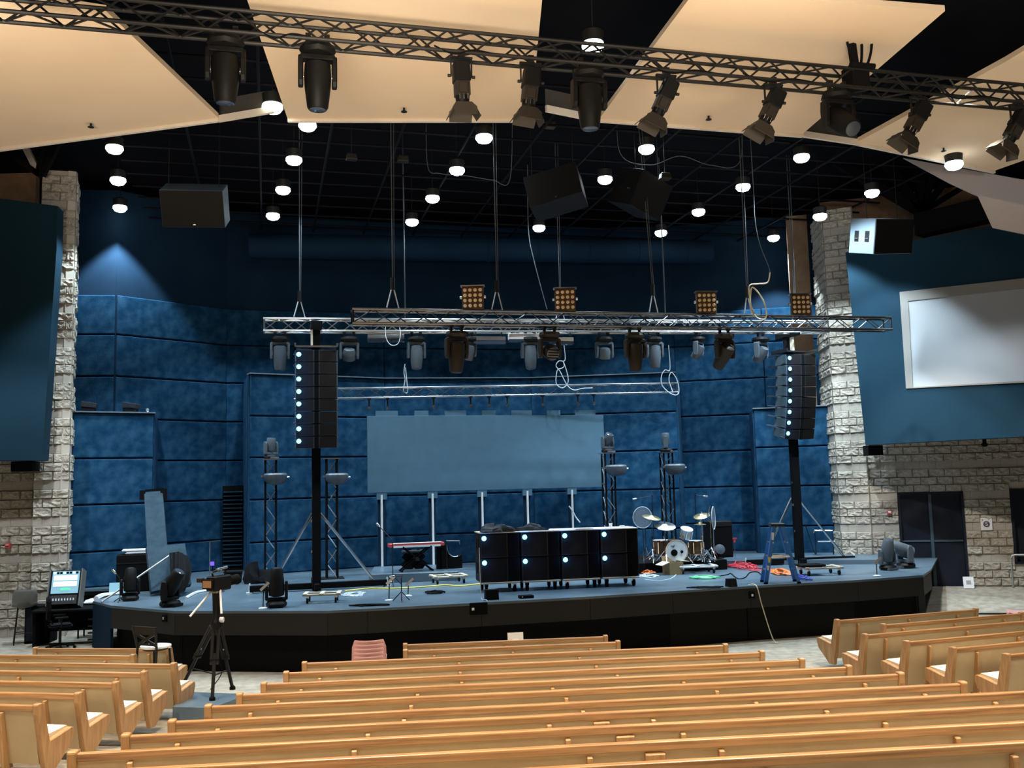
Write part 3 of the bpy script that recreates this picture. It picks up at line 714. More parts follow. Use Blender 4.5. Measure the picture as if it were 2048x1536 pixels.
# ------------------------------------------------------------------ profile spots with barn doors on the house truss
def profile_spot(label, p, yaw, lean, side):
    o = thing('profile_spot', label, 'stage light', p, yaw, 'profile spots on the house truss')
    yk = MB()
    for x in (-.155, .155): yk.bar((x, 0, -.02), (x, 0, -.32), .03, .02)
    yk.bar((-.17, 0, -.02), (.17, 0, -.02), .05, .03); yk.build('yoke', M['darkmetal'], o)
    MB().box((0, 0, .04), (.09, .1, .12)).build('clamp', M['darkmetal'], o)
    R = Matrix.Rotation(side, 3, 'Y') @ Matrix.Rotation(lean, 3, 'X'); c = V((0, 0, -.30))
    MB().box(c + R @ V((0, 0, .05)), (.25, .24, .3), M=R, taper=.92).build('lamp_house', M['black'], o, bevel=.015)
    MB().box(c + R @ V((0, 0, -.2)), (.22, .2, .22), M=R).box(c + R @ V((.0, -.11, -.2)), (.14, .04, .15), M=R).build('shutter_body', M['fixture_brown'], o, bevel=.01)
    for x in (-.06, 0, .06): MB().rod(c + R @ V((x, -.1, -.29)), c + R @ V((x, -.1, -.37)), .009, n=6).build('focus_rod', M['steel'], o)
    MB().lathe([(.10, -.42), (.11, -.3)], 14, c, R).build('lens_tube', M['black'], o, smooth=True)
    bd = M['flap']
    for ang, w_ in ((0, .30), (PI / 2, .26), (PI, .30), (-PI / 2, .26)):
        Q = R @ Matrix.Rotation(ang, 3, 'Z') @ Matrix.Rotation(-.5, 3, 'X')
        q0 = c + R @ (Matrix.Rotation(ang, 3, 'Z') @ V((0, -.12, -.42)))
        MB().prism([(-.11, 0), (.11, 0), (w_ / 2 + .03, -.09), (w_ / 2 + .02, -.24), (-w_ / 2 - .02, -.24), (-w_ / 2 - .03, -.09)], .012, 'y', q0, Q).build('barn_door', bd, o)
    for x in (-.18, .18): MB().rod((x * .9, 0, -.31), (x * 1.15, 0, -.31), .025, n=8).build('yoke_knob', M['darkmetal'], o)
    return o
for px, lean, side, lab in ((922, .1, -.05, 'profile spot with barn doors hanging over the middle of a cream panel'), (1060, .1, .1, 'profile spot with barn doors hanging at the edge of the dark gap'), (1330, .15, .42, 'tilted profile spot hanging first over the cable bundle panel'),
                            (1543, .15, .45, 'tilted profile spot hanging between sprinkler and cable bundle'), (1833, .2, .5, 'tilted profile spot in front of the last dark ceiling gap'), (2030, .2, .5, 'tilted profile spot cut by the picture edge')):
    profile_spot(lab, foh(px) + V((0, -.05, -.17)), fy, lean, side).scale = (.95,) * 3

# ------------------------------------------------------------------ blinders on the front truss
for i, (px, s) in enumerate(((947, .56), (1131, .56), (1412, .56), (1600, .56))):
    p = on(fp0, fp1, px) + V((0, -.1, .18)); bw = .45
    o = thing('blinder', '%s of the four amber sixteen-cell blinders along the truss' % ORD[i] if i < 3 else 'last of the four amber blinders, by the stone pillar', 'stage light', p, YAW - (.3 if i < 2 else .2), 'amber blinders')
    MB().box((0, 0, .24), (bw, .12, .48)).build('blinder_case', M['blinder'], o, bevel=.008)
    MB().box((0, -.02, .495), (bw + .06, .18, .02)).build('top_plate', M['alu'], o)
    for r in range(4):
        for q in range(4):
            MB().lathe([(.036, 0), (.038, .02), (.018, .03)], 12, ((q - 1.5) * .108, -.06, .07 + r * .112), Matrix.Rotation(PI / 2, 3, 'X')).build('cell', M['amber'], o, smooth=True)
    MB().bar((0, .02, -.06), (0, .02, .02), .06, .06).build('clamp', M['darkmetal'], o)
    for x in (-1, 1): MB().lathe([(.03, -.02), (.03, .02)], 8, (x * (bw / 2 + .03), 0, .26), Matrix.Rotation(PI / 2, 3, 'Y')).build('side_knob', M['alu'], o)

# ------------------------------------------------------------------ hoist cables, loops
def cable(name, label, pts, r, m, cat='cable', smooth=8, closed=False, n=6, group=None):
    o = MB().tube(pts, r, n, smooth, closed).build(name, m, None, smooth=True); return tag(o, label, cat, group)
def hoist(label, px, truss_pt, y_hook, dx=0, m='steel', bridle=.25):
    top = truss_pt + V((dx, 0, 0)); top.z = 12.4
    o = thing('hoist_cable', label, 'hoist', truss_pt, 0, 'hoist cables above the stage')
    a_ = V((dx, 0, 12.4 - truss_pt.z)); hk = V((0, 0, .55))
    MB().tube([a_, hk], .011, 6).build('cable_line', M['line'], o); MB().tube([a_ + V((.07, 0, 0)), hk + V((.03, 0, 0))], .008, 6).build('chain', M['line'], o)
    MB().rod(hk + V((0, 0, -.12)), hk + V((0, 0, .14)), .05, n=8).build('hook_block', M['darkmetal'], o)
    for y in (-1, 1): MB().tube([hk, V((y * bridle * .45, y * .1, .05))], .014, 6).build('sling', M['whitecable'], o)
for px, which, lab, dx in ((599, 't', 'hoist line at the end of the array truss beside the line array', 0), (786, 'f', 'hoist line with pale slings near the truss start', 0), (995, 'f', 'dark hoist line between the first two blinders', 0), (1121, 't', 'hoist line behind the second blinder', 0), (1308, 'f', 'hoist line with chain above the second brown head', -.2), (1497, 'f', 'hoist line wrapped with a cream cable loop', 0), (1592, 't', 'hoist line above the pillar side line array', 0)):
    P = (fp0, fp1) if which == 'f' else (tp0, tp1); hoist(lab, px, on(P[0], P[1], px) + V((0, 0, .15)), 0, dx)
for px, py, y1, lab in ((810, 443, 24.6, 'thin vertical drop pipe behind the truss start'), (1331, 465, 26.0, 'thin vertical drop pipe behind the chain hoist')):
    p = D(px, 640, y1); o = MB().rod((p.x, p.y, p.z), (p.x, p.y, 12.6), .018, n=6).build('drop_pipe', M['line'], None); tag(o, lab, 'pipe')
cable('slack_cable', 'slack dark cable slanting down to the front truss between blinders', [D(1055, 330, 21.8), D(1057, 458, 21.5), D(1068, 520, 21.3), D(1094, 618, 20.9)], .012, M['line'])
def pxp(l, y): return [D(a, b, y) for a, b in l]
cable('cable_loop', 'cream cable looped over the truss beside the last blinder', pxp([(1540, 545), (1535, 565), (1515, 568), (1499, 572), (1500, 600), (1504, 622), (1515, 636), (1530, 638), (1533, 622), (1525, 598), (1508, 576), (1502, 580), (1501, 605), (1508, 628)], 21.6), .016, M['creamcable'])
cable('cable_loop', 'thin grey cable dropping from the dark grid to the cream cable loop', pxp([(1500, 268), (1507, 380), (1510, 440), (1520, 490), (1536, 530), (1540, 545)], 21.9), .010, M['line'])
cable('cable_loop', 'white cable loop hanging under the truss between two moving heads', pxp([(771, 652), (772, 675), (782, 690), (796, 687), (801, 668), (799, 655)], 22.6), .009, M['whitecable'])
cable('cable_coil', 'white cable coiled above the LED screen truss', pxp([(1128, 690), (1130, 720), (1118, 722), (1112, 731), (1118, 738), (1128, 733), (1126, 722), (1134, 745), (1136, 765), (1125, 776), (1113, 768), (1113, 748), (1118, 740), (1134, 770), (1148, 780), (1165, 777), (1185, 776)], 26.9), .013, M['whitecable'])
cable('cable_coil', 'white cable tangle at the end of the LED screen truss', pxp([(1337, 690), (1340, 738), (1330, 740), (1323, 752), (1324, 770), (1338, 785), (1352, 790), (1358, 782), (1354, 760), (1343, 745), (1338, 760), (1346, 785)], 28.2), .013, M['whitecable'])
cable('cable_coil', 'white sling standing above the LED screen truss start', pxp([(810, 728), (808, 745), (810, 760), (807, 782), (815, 784), (813, 755), (811, 735)], 26.6), .013, M['whitecable'])
for px, py, lab in ((703, 314, 'small brown box hanging from the ceiling grid, nearest the pillar side'), (806, 318, 'small brown box hanging from the ceiling grid beside the first small box'), (1330, 353, 'small brown box hanging beside the centre speaker'), (1100, 250, 'small pale fitting hanging under the dark panel gap')):
    p = D(px, py, 21.0); o = thing('ceiling_fixture', lab, 'fitting', p); MB().box((0, 0, 0), (.26, .2, .15), .3, taper=.8).build('fixture_body', M['fixture_brown'] if px != 1100 else M['upstand'], o, bevel=.02); MB().rod((0, 0, .05), (0, 0, 12.62 - p.z), .01, n=6).build('hanger', M['darkmetal'], o)
for pts, lab in (([(855, 330), (880, 347), (935, 352), (985, 360), (1020, 358)], 'thin slack cable across the ceiling grid left of the centre speaker'), ([(1240, 306), (1300, 330), (1360, 312), (1420, 330), (1480, 322)], 'thin slack cable across the ceiling grid beyond the centre speaker')):
    cable('grid_cable', lab.replace('left of', 'before'), [D(*pts[0], 21.6) + V((0, 0, 12.6 - D(*pts[0], 21.6).z))] + pxp(pts, 21.6) + [D(*pts[-1], 21.6) + V((.1, 0, 12.6 - D(*pts[-1], 21.6).z))], .009, M['line'])
# cable bundle above the house truss
cb = foh(1712)
for i, (dx, lab) in enumerate(((0, 'thick black cable bundle hanging from the ceiling onto the house truss'), (.1, 'thin black cable loop beside the thick bundle'), (.2, 'wide black cable loop bowing out from the bundle'))):
    pts = [cb + V((0, 0, 2.2)), cb + V((dx * .6 - .02, 0, 1.2)), cb + V((dx * 1.6 - .03, 0, .7)), cb + V((dx * .9, 0, .25)), cb + V((0, 0, .1))]
    cable('cable_bundle', lab, pts, .07 if i == 0 else .022, M['matt'])
cable('cable_bundle', 'black cable loop bowing out on the near side of the bundle', [cb + V((-.02, -.1, 1.7)), cb + V((-.14, -.1, 1.1)), cb + V((-.13, -.1, .6)), cb + V((0, -.1, .2))], .02, M['matt'])
o = thing('junction_box', 'black motor box on the house truss under the cable bundle', 'box', cb + V((0, 0, 0)), fy); MB().box((0, 0, .05), (.3, .34, .42)).build('box_body', M['matt'], o, bevel=.02); MB().rod((-.2, -.18, .2), (.22, -.18, .2), .05).build('cable_roll', M['matt'], o)
# festoon cables along the house truss
for i, (x0, x1) in enumerate(((520, 640), (870, 1000), (1290, 1450), (1480, 1640), (1860, 2010))):
    a_, b_ = foh(x0), foh(x1); cable('truss_cable', 'thin black cable draped along the house truss, %s drape from its dark end' % ORD[i], [a_ + V((0, -.17, -.1)), a_.lerp(b_, .3) + V((0, -.18, -.2)), a_.lerp(b_, .6) + V((0, -.18, -.12)), b_ + V((0, -.17, -.16))], .012, M['matt'])

# ------------------------------------------------------------------ line arrays on their towers
def badge(root, loc):
    l = bpy.data.lights.new('badge_lamp', 'POINT'); l.energy = 1.6; l.color = (.05, .3, 1.0); l.shadow_soft_size = .03
    o = bpy.data.objects.new('badge_lamp', l); COL.objects.link(o); o.parent = root; o.location = loc
def line_array(label, tower_label, base_px, top_py, yaw, face_yaw, lean):
    b0 = G(base_px[0], base_px[1], SZ)
    tw = thing('array_tower', tower_label, 'tower', b0, yaw, 'black array towers')
    zt_ = zat(top_py, b0) - SZ
    MB().box((0, 0, zt_ / 2 + .35), (.2, .2, zt_ + .7)).build('mast', M['matt'], tw, bevel=.01)
    MB().box((0, 0, zt_ + .62), (.26, 1.0, .16)).build('mast_head', M['matt'], tw, bevel=.01)
    MB().bar((-1.5, .1, .1), (1.65, .1, .1), .12, .14).build('outrigger', M['matt'], tw, bevel=.008)
    MB().bar((0, -.3, .1), (0, 1.5, .1), .12, .14).build('outrigger', M['matt'], tw, bevel=.008)
    for x in (-1.0, 1.35): MB().rod((x, .1, .16), (.09 if x > 0 else -.09, .1, 1.78), .032).build('brace', M['alu'], tw, smooth=True)
    for x in (-1.5, 1.65): MB().rod((x, .1, .0), (x, .1, .22), .02).lathe([(.08, 0), (.08, .02)], 10, (x, .1, 0)).build('screw_jack', M['white'], tw)
    for z in (.9, 1.6, 2.2): MB().box((-.11, -.03, z), (.03, .05, .06)).build('pin', M['steel'], tw)
    ar = thing('line_array', label, 'loudspeaker', b0 + V((0, 0, SZ * 0)) , face_yaw, 'hung line arrays')
    ar.location = V((b0.x, b0.y, SZ + zt_)) + V((math.sin(face_yaw), -math.cos(face_yaw), 0)) * .42
    MB().box((0, .15, .07), (1.0, .7, .04)).box((-.48, .15, .1), (.04, .7, .1)).box((.48, .15, .1), (.04, .7, .1)).build('fly_frame', M['alu'], ar)
    MB().bar((-.1, .1, .05), (-.1, .1, .5), .12, .05).build('lift_strap', M['beigeply'], ar)
    a = 0.02; h = .285; pos = V((0, .0, 0)); 
    for i in range(8):
        R = Matrix.Rotation(a, 3, 'X')
        c = pos + R @ V((0, .0, -h / 2))
        W = .98
        plan = [(-W / 2, -.12), (-.06, -.20), (.06, -.20), (W / 2, -.12), (W / 2 - .03, .40), (.3, .48), (-.3, .48), (-W / 2 + .03, .40)]
        cabm = MB().prism(plan, h - .018, 'z', c, R).build('cabinet', M['cab_side'], ar, bevel=.008)
        for s in (-1, 1):
            q = [(s * .07, -.208), (s * (W / 2 - .03), -.135), (s * (W / 2 - .03), -.11), (s * .07, -.18)]
            MB().prism(q if s > 0 else q[::-1], h - .03, 'z', c, R).build('grille', M['grille'], cabm)
        MB().box(c + R @ V((0, -.203, 0)), (.1, .02, h - .02), M=R).build('centre_strip', M['matt'], cabm)
        MB().lathe([(.02, 0), (.055, .015), (.05, .03)], 12, c + R @ V((-W / 2 + .09, -.152, .03)), R @ Matrix.Rotation(PI / 2, 3, 'X')).build('badge_light', M['glow'], cabm)
        badge(ar, c + R @ V((-W / 2 + .09, -.30, .03)))
        MB().bar(c + R @ V((-W / 2 + .03, .30, .13)), c + R @ V((-W / 2 - .03, .66, .13)), .035, .035).build('rigging_bar', M['steel'], cabm)
        MB().box(c + R @ V((-W / 2 + .0, .0, -.1)), (.012, .2, .012), M=R).build('side_handle', M['steel'], cabm)
        pos = pos + R @ V((0, 0, -h)); a += lean
line_array('curved black line array of eight cabinets in front of a truss tower', 'black mast with silver braces standing behind the flat dolly', (633, 1181), 706, YAW, math.radians(13), .012)
line_array('curved black line array of eight cabinets hanging beside the stone pillar', 'black mast with silver braces standing beside the blue ladder', (1600, 1129), 714, math.radians(10), math.radians(20), .03)
# ------------------------------------------------------------------ hung speaker boxes
def speaker_box(label, c, dims, rz, tilt, msides, roll=0.0):
    o = thing('hung_speaker', label, 'loudspeaker', c, 0); o.rotation_euler = (Matrix.Rotation(rz, 3, 'Z') @ Matrix.Rotation(tilt, 3, 'X') @ Matrix.Rotation(roll, 3, 'Y')).to_euler()
    w_, d_, h_ = dims
    MB().box((0, 0, 0), dims).build('cabinet', msides, o, bevel=.012)
    MB().box((0, -d_ / 2 - .012, 0), (w_ - .02, .02, h_ - .02)).build('grille', M['fixture'], o)
    MB().box((.02, -d_ / 2 - .03, -h_ / 2 + .08), (.06, .012, .03)).build('badge', M['steel'], o)
    for x in (-.3, .3):
        p = MB().box((-w_ / 2 - .004, x * d_ * .7, .0), (.012, .13, .26)).build('handle_recess', M['cab'], o); MB().bar((-w_ / 2 - .015, x * d_ * .7 - .05, -.06), (-w_ / 2 - .015, x * d_ * .7 + .05, -.06), .02, .03).build('handle', M['steel'], p)
    for x in (-.4, .4): iq = o.rotation_euler.to_matrix(); q_ = V((x * w_, 0, h_ / 2)); MB().rod(q_, q_ + iq.inverted() @ V((0, 0, 12.62 - (c + iq @ q_).z)), .01, n=6).build('hanging_cable', M['darkmetal'], o)
    return o
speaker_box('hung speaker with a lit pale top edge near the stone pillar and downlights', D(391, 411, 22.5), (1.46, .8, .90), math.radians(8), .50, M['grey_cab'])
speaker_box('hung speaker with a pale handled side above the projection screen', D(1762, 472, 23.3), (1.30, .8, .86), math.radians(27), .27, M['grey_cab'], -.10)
speaker_box('dim hung speaker of the centre cluster, tilted towards the pillar side', D(1112, 385, 21.5), (1.25, .8, .80), math.radians(-14), -.15, M['cab'], -.22)
speaker_box('dim hung speaker of the centre cluster with a bluish underside', D(1280, 388, 21.5), (1.0, .8, .86), math.radians(35), .35, M['cab'], .25)

# ------------------------------------------------------------------ subwoofers on dollies
sa = G(962, 1187, SZ); sb = onp(1283, 1178, sa, math.radians(11)); sb.z = SZ
su = (sb - sa); sL = su.length; su.normalize(); syaw = math.atan2(su.y, su.x); sn = V((-su.y, su.x, 0))
cw = sL / 4
DH = .22
for i in range(4):
    c = sa + su * (cw * (i + .5)) + sn * (.42 - i * .0)
    dl_ = thing('speaker_dolly', 'wheeled dolly under the %s subwoofer pair counted from the white cable' % ORD[i], 'dolly', c, syaw, 'subwoofer dollies')
    MB().box((0, 0, DH - .02), (cw - .06, .78, .035)).build('platform', M['beigeply'], dl_, bevel=.005)
    for x in (-1, 1):
        for y in (-1, 1):
            cs = MB().lathe([(.075, -.025), (.08, -.01), (.08, .01), (.075, .025)], 14, (x * (cw / 2 - .14), y * .3, .08), Matrix.Rotation(PI / 2, 3, 'Y')).build('caster', M['matt'], dl_, smooth=True)
            MB().box((x * (cw / 2 - .14), y * .3, .165), (.08, .07, .09)).build('fork', M['steel'] if (i + x + y) % 3 == 0 else M['darkmetal'], cs)
    for lv_ in range(2):
        HH = .525
        z = DH + lv_ * (HH + .004)
        o = thing('subwoofer', '%s black subwoofer in the %s pair counted from the white cable' % ('lower' if lv_ == 0 else 'upper', ORD[i]), 'loudspeaker', c + V((0, 0, z + .0)), syaw, 'stacked subwoofers')
        W = cw - .03
        fr_ = MB().box((0, .03, HH / 2), (W, .74, HH)).build('cabinet', M['cab'], o, bevel=.01)
        MB().box((-.13, -.345, HH / 2), (W - .32, .02, HH - .04)).build('grille', M['grille'], o)
        MB().box((W / 2 - .15, -.342, HH / 2), (.24, .014, HH - .05)).build('port', M['matt'], o)
        for x in (-W / 2 + .02, W / 2 - .285): MB().box((x, -.35, HH / 2), (.022, .03, HH - .02)).build('frame_bar', M['fixture_brown'], o)
        MB().lathe([(.02, 0), (.055, .012), (.05, .03)], 12, (-W / 2 + .085, -.355, HH - .1), Matrix.Rotation(PI / 2, 3, 'X')).build('badge_light', M['glow'], o)
        badge(o, (-W / 2 + .085, -.44, HH - .1))
        MB().box((-.13, -.352, .012), (W - .3, .02, .018)).build('lower_rail', M['fixture_brown'], o)
        for y in (-.12, .14):
            MB().box((-W / 2 - .004, y, HH * .55), (.012, .09, .22)).build('handle_recess', M['matt'], o)
    if i >= 0:
        top = c + V((0, 0, DH + 2 * .529))
        b = thing('dolly_board', 'pale board lying on the %s subwoofer pair counted from the white cable' % ORD[i], 'board', top, syaw, 'boards on the subwoofers'); MB().box((0, .03, .012), (cw - .01, .8, .02)).build('board_panel', M['white'] if i else M['beigeply'], b)
def heap(name, label, cat, c, rx, ry, h, m, seed, rz=0.0):
    random.seed(seed); mb = MB(); nu, nv = 22, 7; vs = []; ph = [random.uniform(0, 6.28) for _ in range(4)]
    for j in range(nv + 1):
        for i in range(nu):
            a = 2 * PI * i / nu; t = j / nv
            rr = math.sqrt(max(0, 1 - t * t)) * (1 + .22 * math.sin(3 * a + ph[0]) + .12 * math.sin(7 * a + ph[1] + 3 * t)) * random.uniform(.88, 1.1) + .04
            vs.append((rx * rr * math.cos(a), ry * rr * math.sin(a), max(0, h * (math.sin(t * PI / 2) * (.75 + .35 * math.sin(2 * a + ph[2])) + random.uniform(-.08, .08) * (j > 0) + .25 * t * math.sin(a + ph[3]))) if j else 0))
    fs = [(j * nu + i, j * nu + (i + 1) % nu, (j + 1) * nu + (i + 1) % nu, (j + 1) * nu + i) for j in range(nv) for i in range(nu)] + [tuple(range(nu - 1, -1, -1)), tuple(nv * nu + i for i in range(nu))]
    mb.add(vs, fs); o = mb.build(name, m, None, smooth=True); o.location = c; o.rotation_euler = (0, 0, rz); return tag(o, label, cat)
TOPZ = V((0, 0, DH + 2 * .529 + .022))
heap('cloth', 'crumpled black cloth bag lying on the first subwoofer pair', 'cloth', sa + su * (cw * .42) + sn * .25 + TOPZ, .36, .25, .16, M['cloth_grey'], 3)
heap('cloth', 'rolled black cloth lying on the second subwoofer pair', 'cloth', sa + su * (cw * 1.35) + sn * .35 + TOPZ, .38, .15, .13, M['cloth_grey'], 5)
o = thing('cup', 'small white cup standing on the last subwoofer pair', 'cup', sa + su * (cw * 3.4) + sn * .4 + TOPZ); MB().lathe([(.03, 0), (.04, .1), (.034, .1), (.026, .01)], 14).build('cup_body', M['paper'], o, smooth=True)
o = thing('tape_roll', 'small pale tape roll lying on the last subwoofer pair', 'tape', sa + su * (cw * 3.7) + sn * .4 + TOPZ); MB().tube([(.045 * math.cos(k * PI / 8), .045 * math.sin(k * PI / 8), .022) for k in range(16)], .02, 6, 0, True).build('tape_body', M['paper'], o)
o = thing('paper_sheet', 'loose white sheets lying on the third subwoofer pair', 'paper', sa + su * (cw * 2.6) + sn * .2 + TOPZ, .3); MB().box((0, 0, .012), (.42, .3, .022)).build('sheet', M['paper'], o)

# ------------------------------------------------------------------ LED screen on white legs, hung from clamps
la, lb = D(735, 900, 26.35), D(1209, 900, 28.15)
ld = lb - la; lyaw = math.atan2(ld.y, ld.x); lL = V((ld.x, ld.y)).length
z1 = zat(832, la); z0 = zat(986, la)
ls = thing('led_screen', 'blank grey LED screen hanging in the middle of the stage', 'screen', V((la.x, la.y, z0)), lyaw)
MB().box((lL / 2, .05, (z1 - z0) / 2), (lL, .1, z1 - z0)).build('screen_face', M['led_screen'], ls, bevel=.004)
for k in range(7):
    MB().box((.55 + k * (lL - 1.1) / 6, .06, z1 - z0 + .07), (.62 if k % 2 == 0 else .4, .07, .15)).build('top_bracket', M['led_screen'], ls)
for k, px in enumerate((738, 775, 867, 941, 978, 1014, 1085, 1155, 1187)):
    p = on(lp0, lp1, px); loc_ = ls.matrix_world
    q = V((p.x, p.y, p.z)); cl = thing('screen_clamp', '%s dark hanging clamp along the LED screen truss' % ORD[k], 'clamp', q, lyaw, 'LED screen clamps')
    MB().box((0, 0, -.14), (.09, .12, .1)).build('clamp_head', M['darkmetal'], cl, bevel=.01); MB().rod((0, 0, -.14), (0, 0, -.42), .022, n=6).build('hanger', M['darkmetal'], cl); MB().lathe([(.05, -.02), (.05, .02)], 8, (0, 0, -.42), Matrix.Rotation(PI / 2, 3, 'X')).build('eye', M['steel'], cl)
for k, (px, yb) in enumerate(((760, 1144), (857, 1139), (954, 1135), (1045, 1128), (1137, 1126))):
    t_ = (px - 735) / 474.0; p = la.lerp(lb, t_); q = p - V((math.sin(lyaw), -math.cos(lyaw), 0)) * -.1
    lg = thing('screen_pole', '%s white upright pole under the LED screen counted from the keyboard side' % ORD[k], 'pole', V((p.x, p.y + .05, SZ)), lyaw, 'LED screen poles')
    MB().rod((0, -.03, .0), (0, -.03, z0 - SZ - .06), .032, n=10).build('pole', M['white'], lg, smooth=True)
    MB().box((0, .06, (z0 - SZ) / 2), (.2, .05, z0 - SZ)).build('back_plate', M['navy_wall'], lg)
    MB().box((0, .02, z0 - SZ - .09), (.28, .12, .2)).build('head_bracket', M['led_screen'], lg)
cable('cable_tail', 'short white cable hanging from the last LED screen pole', pxp([(1138, 1012), (1145, 1022), (1152, 1035), (1160, 1045)], 27.6), .02, M['whitecable'])

# ------------------------------------------------------------------ truss towers with beam lights
def tower(label, base, h, heads):
    o = thing('truss_tower', label, 'truss', base, YAW, 'black truss towers')
    s = .135
    MB().box((0, 0, .012), (.6, .6, .024)).build('base_plate', M['darkmetal'], o)
    for x in (-s, s):
        for y in (-s, s): MB().rod((x, y, 0), (x, y, h), .028, n=8).build('chord', M['matt'], o, smooth=True)
    nb = int(h / .36); b = h / nb
    me = {}
    for k_, a_, b_ in (('f', (-s, -s, 0), (s, -s, b)), ('F', (s, -s, 0), (-s, -s, b)), ('l', (-s, -s, 0), (-s, s, b)), ('k', (-s, s, b), (s, s, 0))):
        me[k_] = MB().rod(a_, b_, .012, n=5).mesh('brace'); me[k_].materials.append(M['alu'])
    for i in range(nb):
        for k_ in ('f' if i % 2 else 'F', 'l', 'k'): put('brace', me[k_], o, None, (0, 0, i * b))
    MB().box((0, 0, h + .015), (.42, .42, .03)).build('top_plate', M['alu'], o)
    return o
TW = [(541, 24.9, 0), (664, 25.3, 1), (1224, 26.6, 2), (1342, 27.4, 3)]
names = ['truss tower nearest the louvred gap', 'truss tower behind the line array mast', 'truss tower half hidden by the subwoofers beside the screen', 'truss tower rising behind the drum kit']
for (px, y, i), nm in zip(TW, names):
    b = D(px, 1150, y); base = V((b.x, b.y, SZ)); h = 3.12
    tower('black ' + nm, base, h, 0)
    top = base + V((0, 0, h + .03))
    if i != 1:
        moving_head('beam light atop the ' + nm, top, {0: .9, 2: .6, 3: 1.4}[i], PI + {0: .12, 2: .6, 3: 0.0}[i], .8, True, 'beam', M['gh'], 'beam lights on the towers')
    zc = zat({0: 955, 1: 955, 2: 938, 3: 936}[i], base)
    wsh = thing('wash_light', 'round wash light on the ' + nm, 'stage light', V((base.x, base.y, zc)) + T * .12 - N * .3, YAW, 'wash lights on the towers')
    MB().lathe([(.06, -.2), (.2, -.17), (.29, -.06), (.3, .06), (.27, .1), (.2, .11)], 20).build('lamp_bowl', M['gh'], wsh, smooth=True)
    MB().lathe([(.2, .112), (.24, .108)], 20).build('front_lens', M['lens'], wsh)
    MB().bar((-.34, .0, .03), (-.34, .14, .03), .05, .05).bar((-.34, 0, .03), (-.28, 0, .03), .05, .05).build('clamp', M['alu'], wsh)
    MB().rod((.29, 0, .0), (.35, 0, 0), .03, n=8).build('tilt_knob', M['steel'], wsh)

# ------------------------------------------------------------------ drum kit on its riser
ra, rb = G(1272, 1148, SZ), G(1455, 1139, SZ)
rn = nrm(ra, rb); RZ = SZ + .26
mb = polyslab([ra, rb, rb - rn * 2.6, ra - rn * 2.6], SZ, RZ)
tag(mb.build('drum_riser', M['matt'], None, bevel=.01), 'low black riser carrying the drum kit', 'riser')
ryaw = math.atan2((rb - ra).y, (rb - ra).x)
def R_(px, py): return G(px, py, RZ)
bdp = R_(1354, 1126)
DY = bdp.y
def DD(px, py, dy=0.0): return D(px, py, DY + dy)
def drum(label, c, r, h, axis, mshell, mhead, name='drum', legs=()):
    o = thing(name, label, 'drum', c); Q = V(axis).to_track_quat('Z', 'Y').to_matrix()
    MB().lathe([(r, -h / 2), (r, h / 2)], 24, M=Q).build('shell', mshell, o, smooth=True)
    for z in (-h / 2, h / 2):
        MB().lathe([(r * .99, z - .012), (r * 1.05, z - .012), (r * 1.05, z + .012), (r * .99, z + .012)], 24, M=Q, ring=True).build('hoop', M['chrome'], o, smooth=True)
    MB().lathe([(.01, h / 2 + .004), (r * .98, h / 2 + .004), (r * .98, h / 2 - .002)], 24, M=Q).build('drum_skin', mhead, o)
    MB().lathe([(r * .98, -h / 2 - .004), (.01, -h / 2 - .004)], 24, M=Q).build('drum_skin', mhead, o)
    for k in range(6):
        a = 2 * PI * k / 6; MB().bar(Q @ V((r * 1.03 * math.cos(a), r * 1.03 * math.sin(a), -h * .4)), Q @ V((r * 1.03 * math.cos(a), r * 1.03 * math.sin(a), h * .4)), .022, .022).build('lug', M['chrome'], o)
    for a_, b_ in legs: MB().rod(a_, b_, .012).build('leg', M['chrome'], o)
    return o
BR_ = .275
bd = drum('bass drum with a white front head carrying two dark round pads', V((bdp.x, bdp.y + .25, RZ + BR_ + .02)), BR_, .42, (.05, -1, 0), M['drumwood'], M['drumskin'], 'bass_drum', legs=(((-.26, -.1, -.1), (-.4, -.25, -.29)), ((.26, -.1, -.1), (.4, -.25, -.29))))
for x, z, r, nm in ((-.065, -.04, .085, 'centre_patch'), (.13, -.02, .04, 'mic_port')):
    MB().lathe([(.005, .008), (r, .006), (r, 0)], 18, (x + .011, -.222, z), Matrix.Rotation(PI / 2, 3, 'X')).build(nm, M['matt'], bd)
MB().bar((-.12, -.222, .11), (-.03, -.222, .15), .008, .012).bar((-.09, -.222, .085), (-.05, -.222, .125), .008, .012).bar((-.13, -.222, .13), (-.10, -.222, .14), .008, .012).build('head_mark', M['signink'], bd)
drum('silver rack tom mounted above the bass drum', DD(1372, 1066, .25), .165, .22, (.15, -.35, .9), M['silver'], M['drumskin'], 'rack_tom')
drum('dark wooden floor tom beside the bass drum', V((DD(1322, 1085, .55).x, DY + .55, RZ + .36)), .2, .36, (0, 0, 1), M['drumwood'], M['drumskin'], 'floor_tom', legs=(((.2, 0, 0), (.22, 0, -.36)), ((-.18, -.1, 0), (-.2, -.1, -.36))))
drum('dark floor tom between bass drum and cymbal stand', V((DD(1392, 1090, .5).x, DY + .5, RZ + .34)), .19, .34, (0, 0, 1), M['drumwood'], M['drumskin'], 'floor_tom', legs=(((.19, 0, 0), (.2, 0, -.34)), ((-.18, -.1, 0), (-.19, -.1, -.34))))
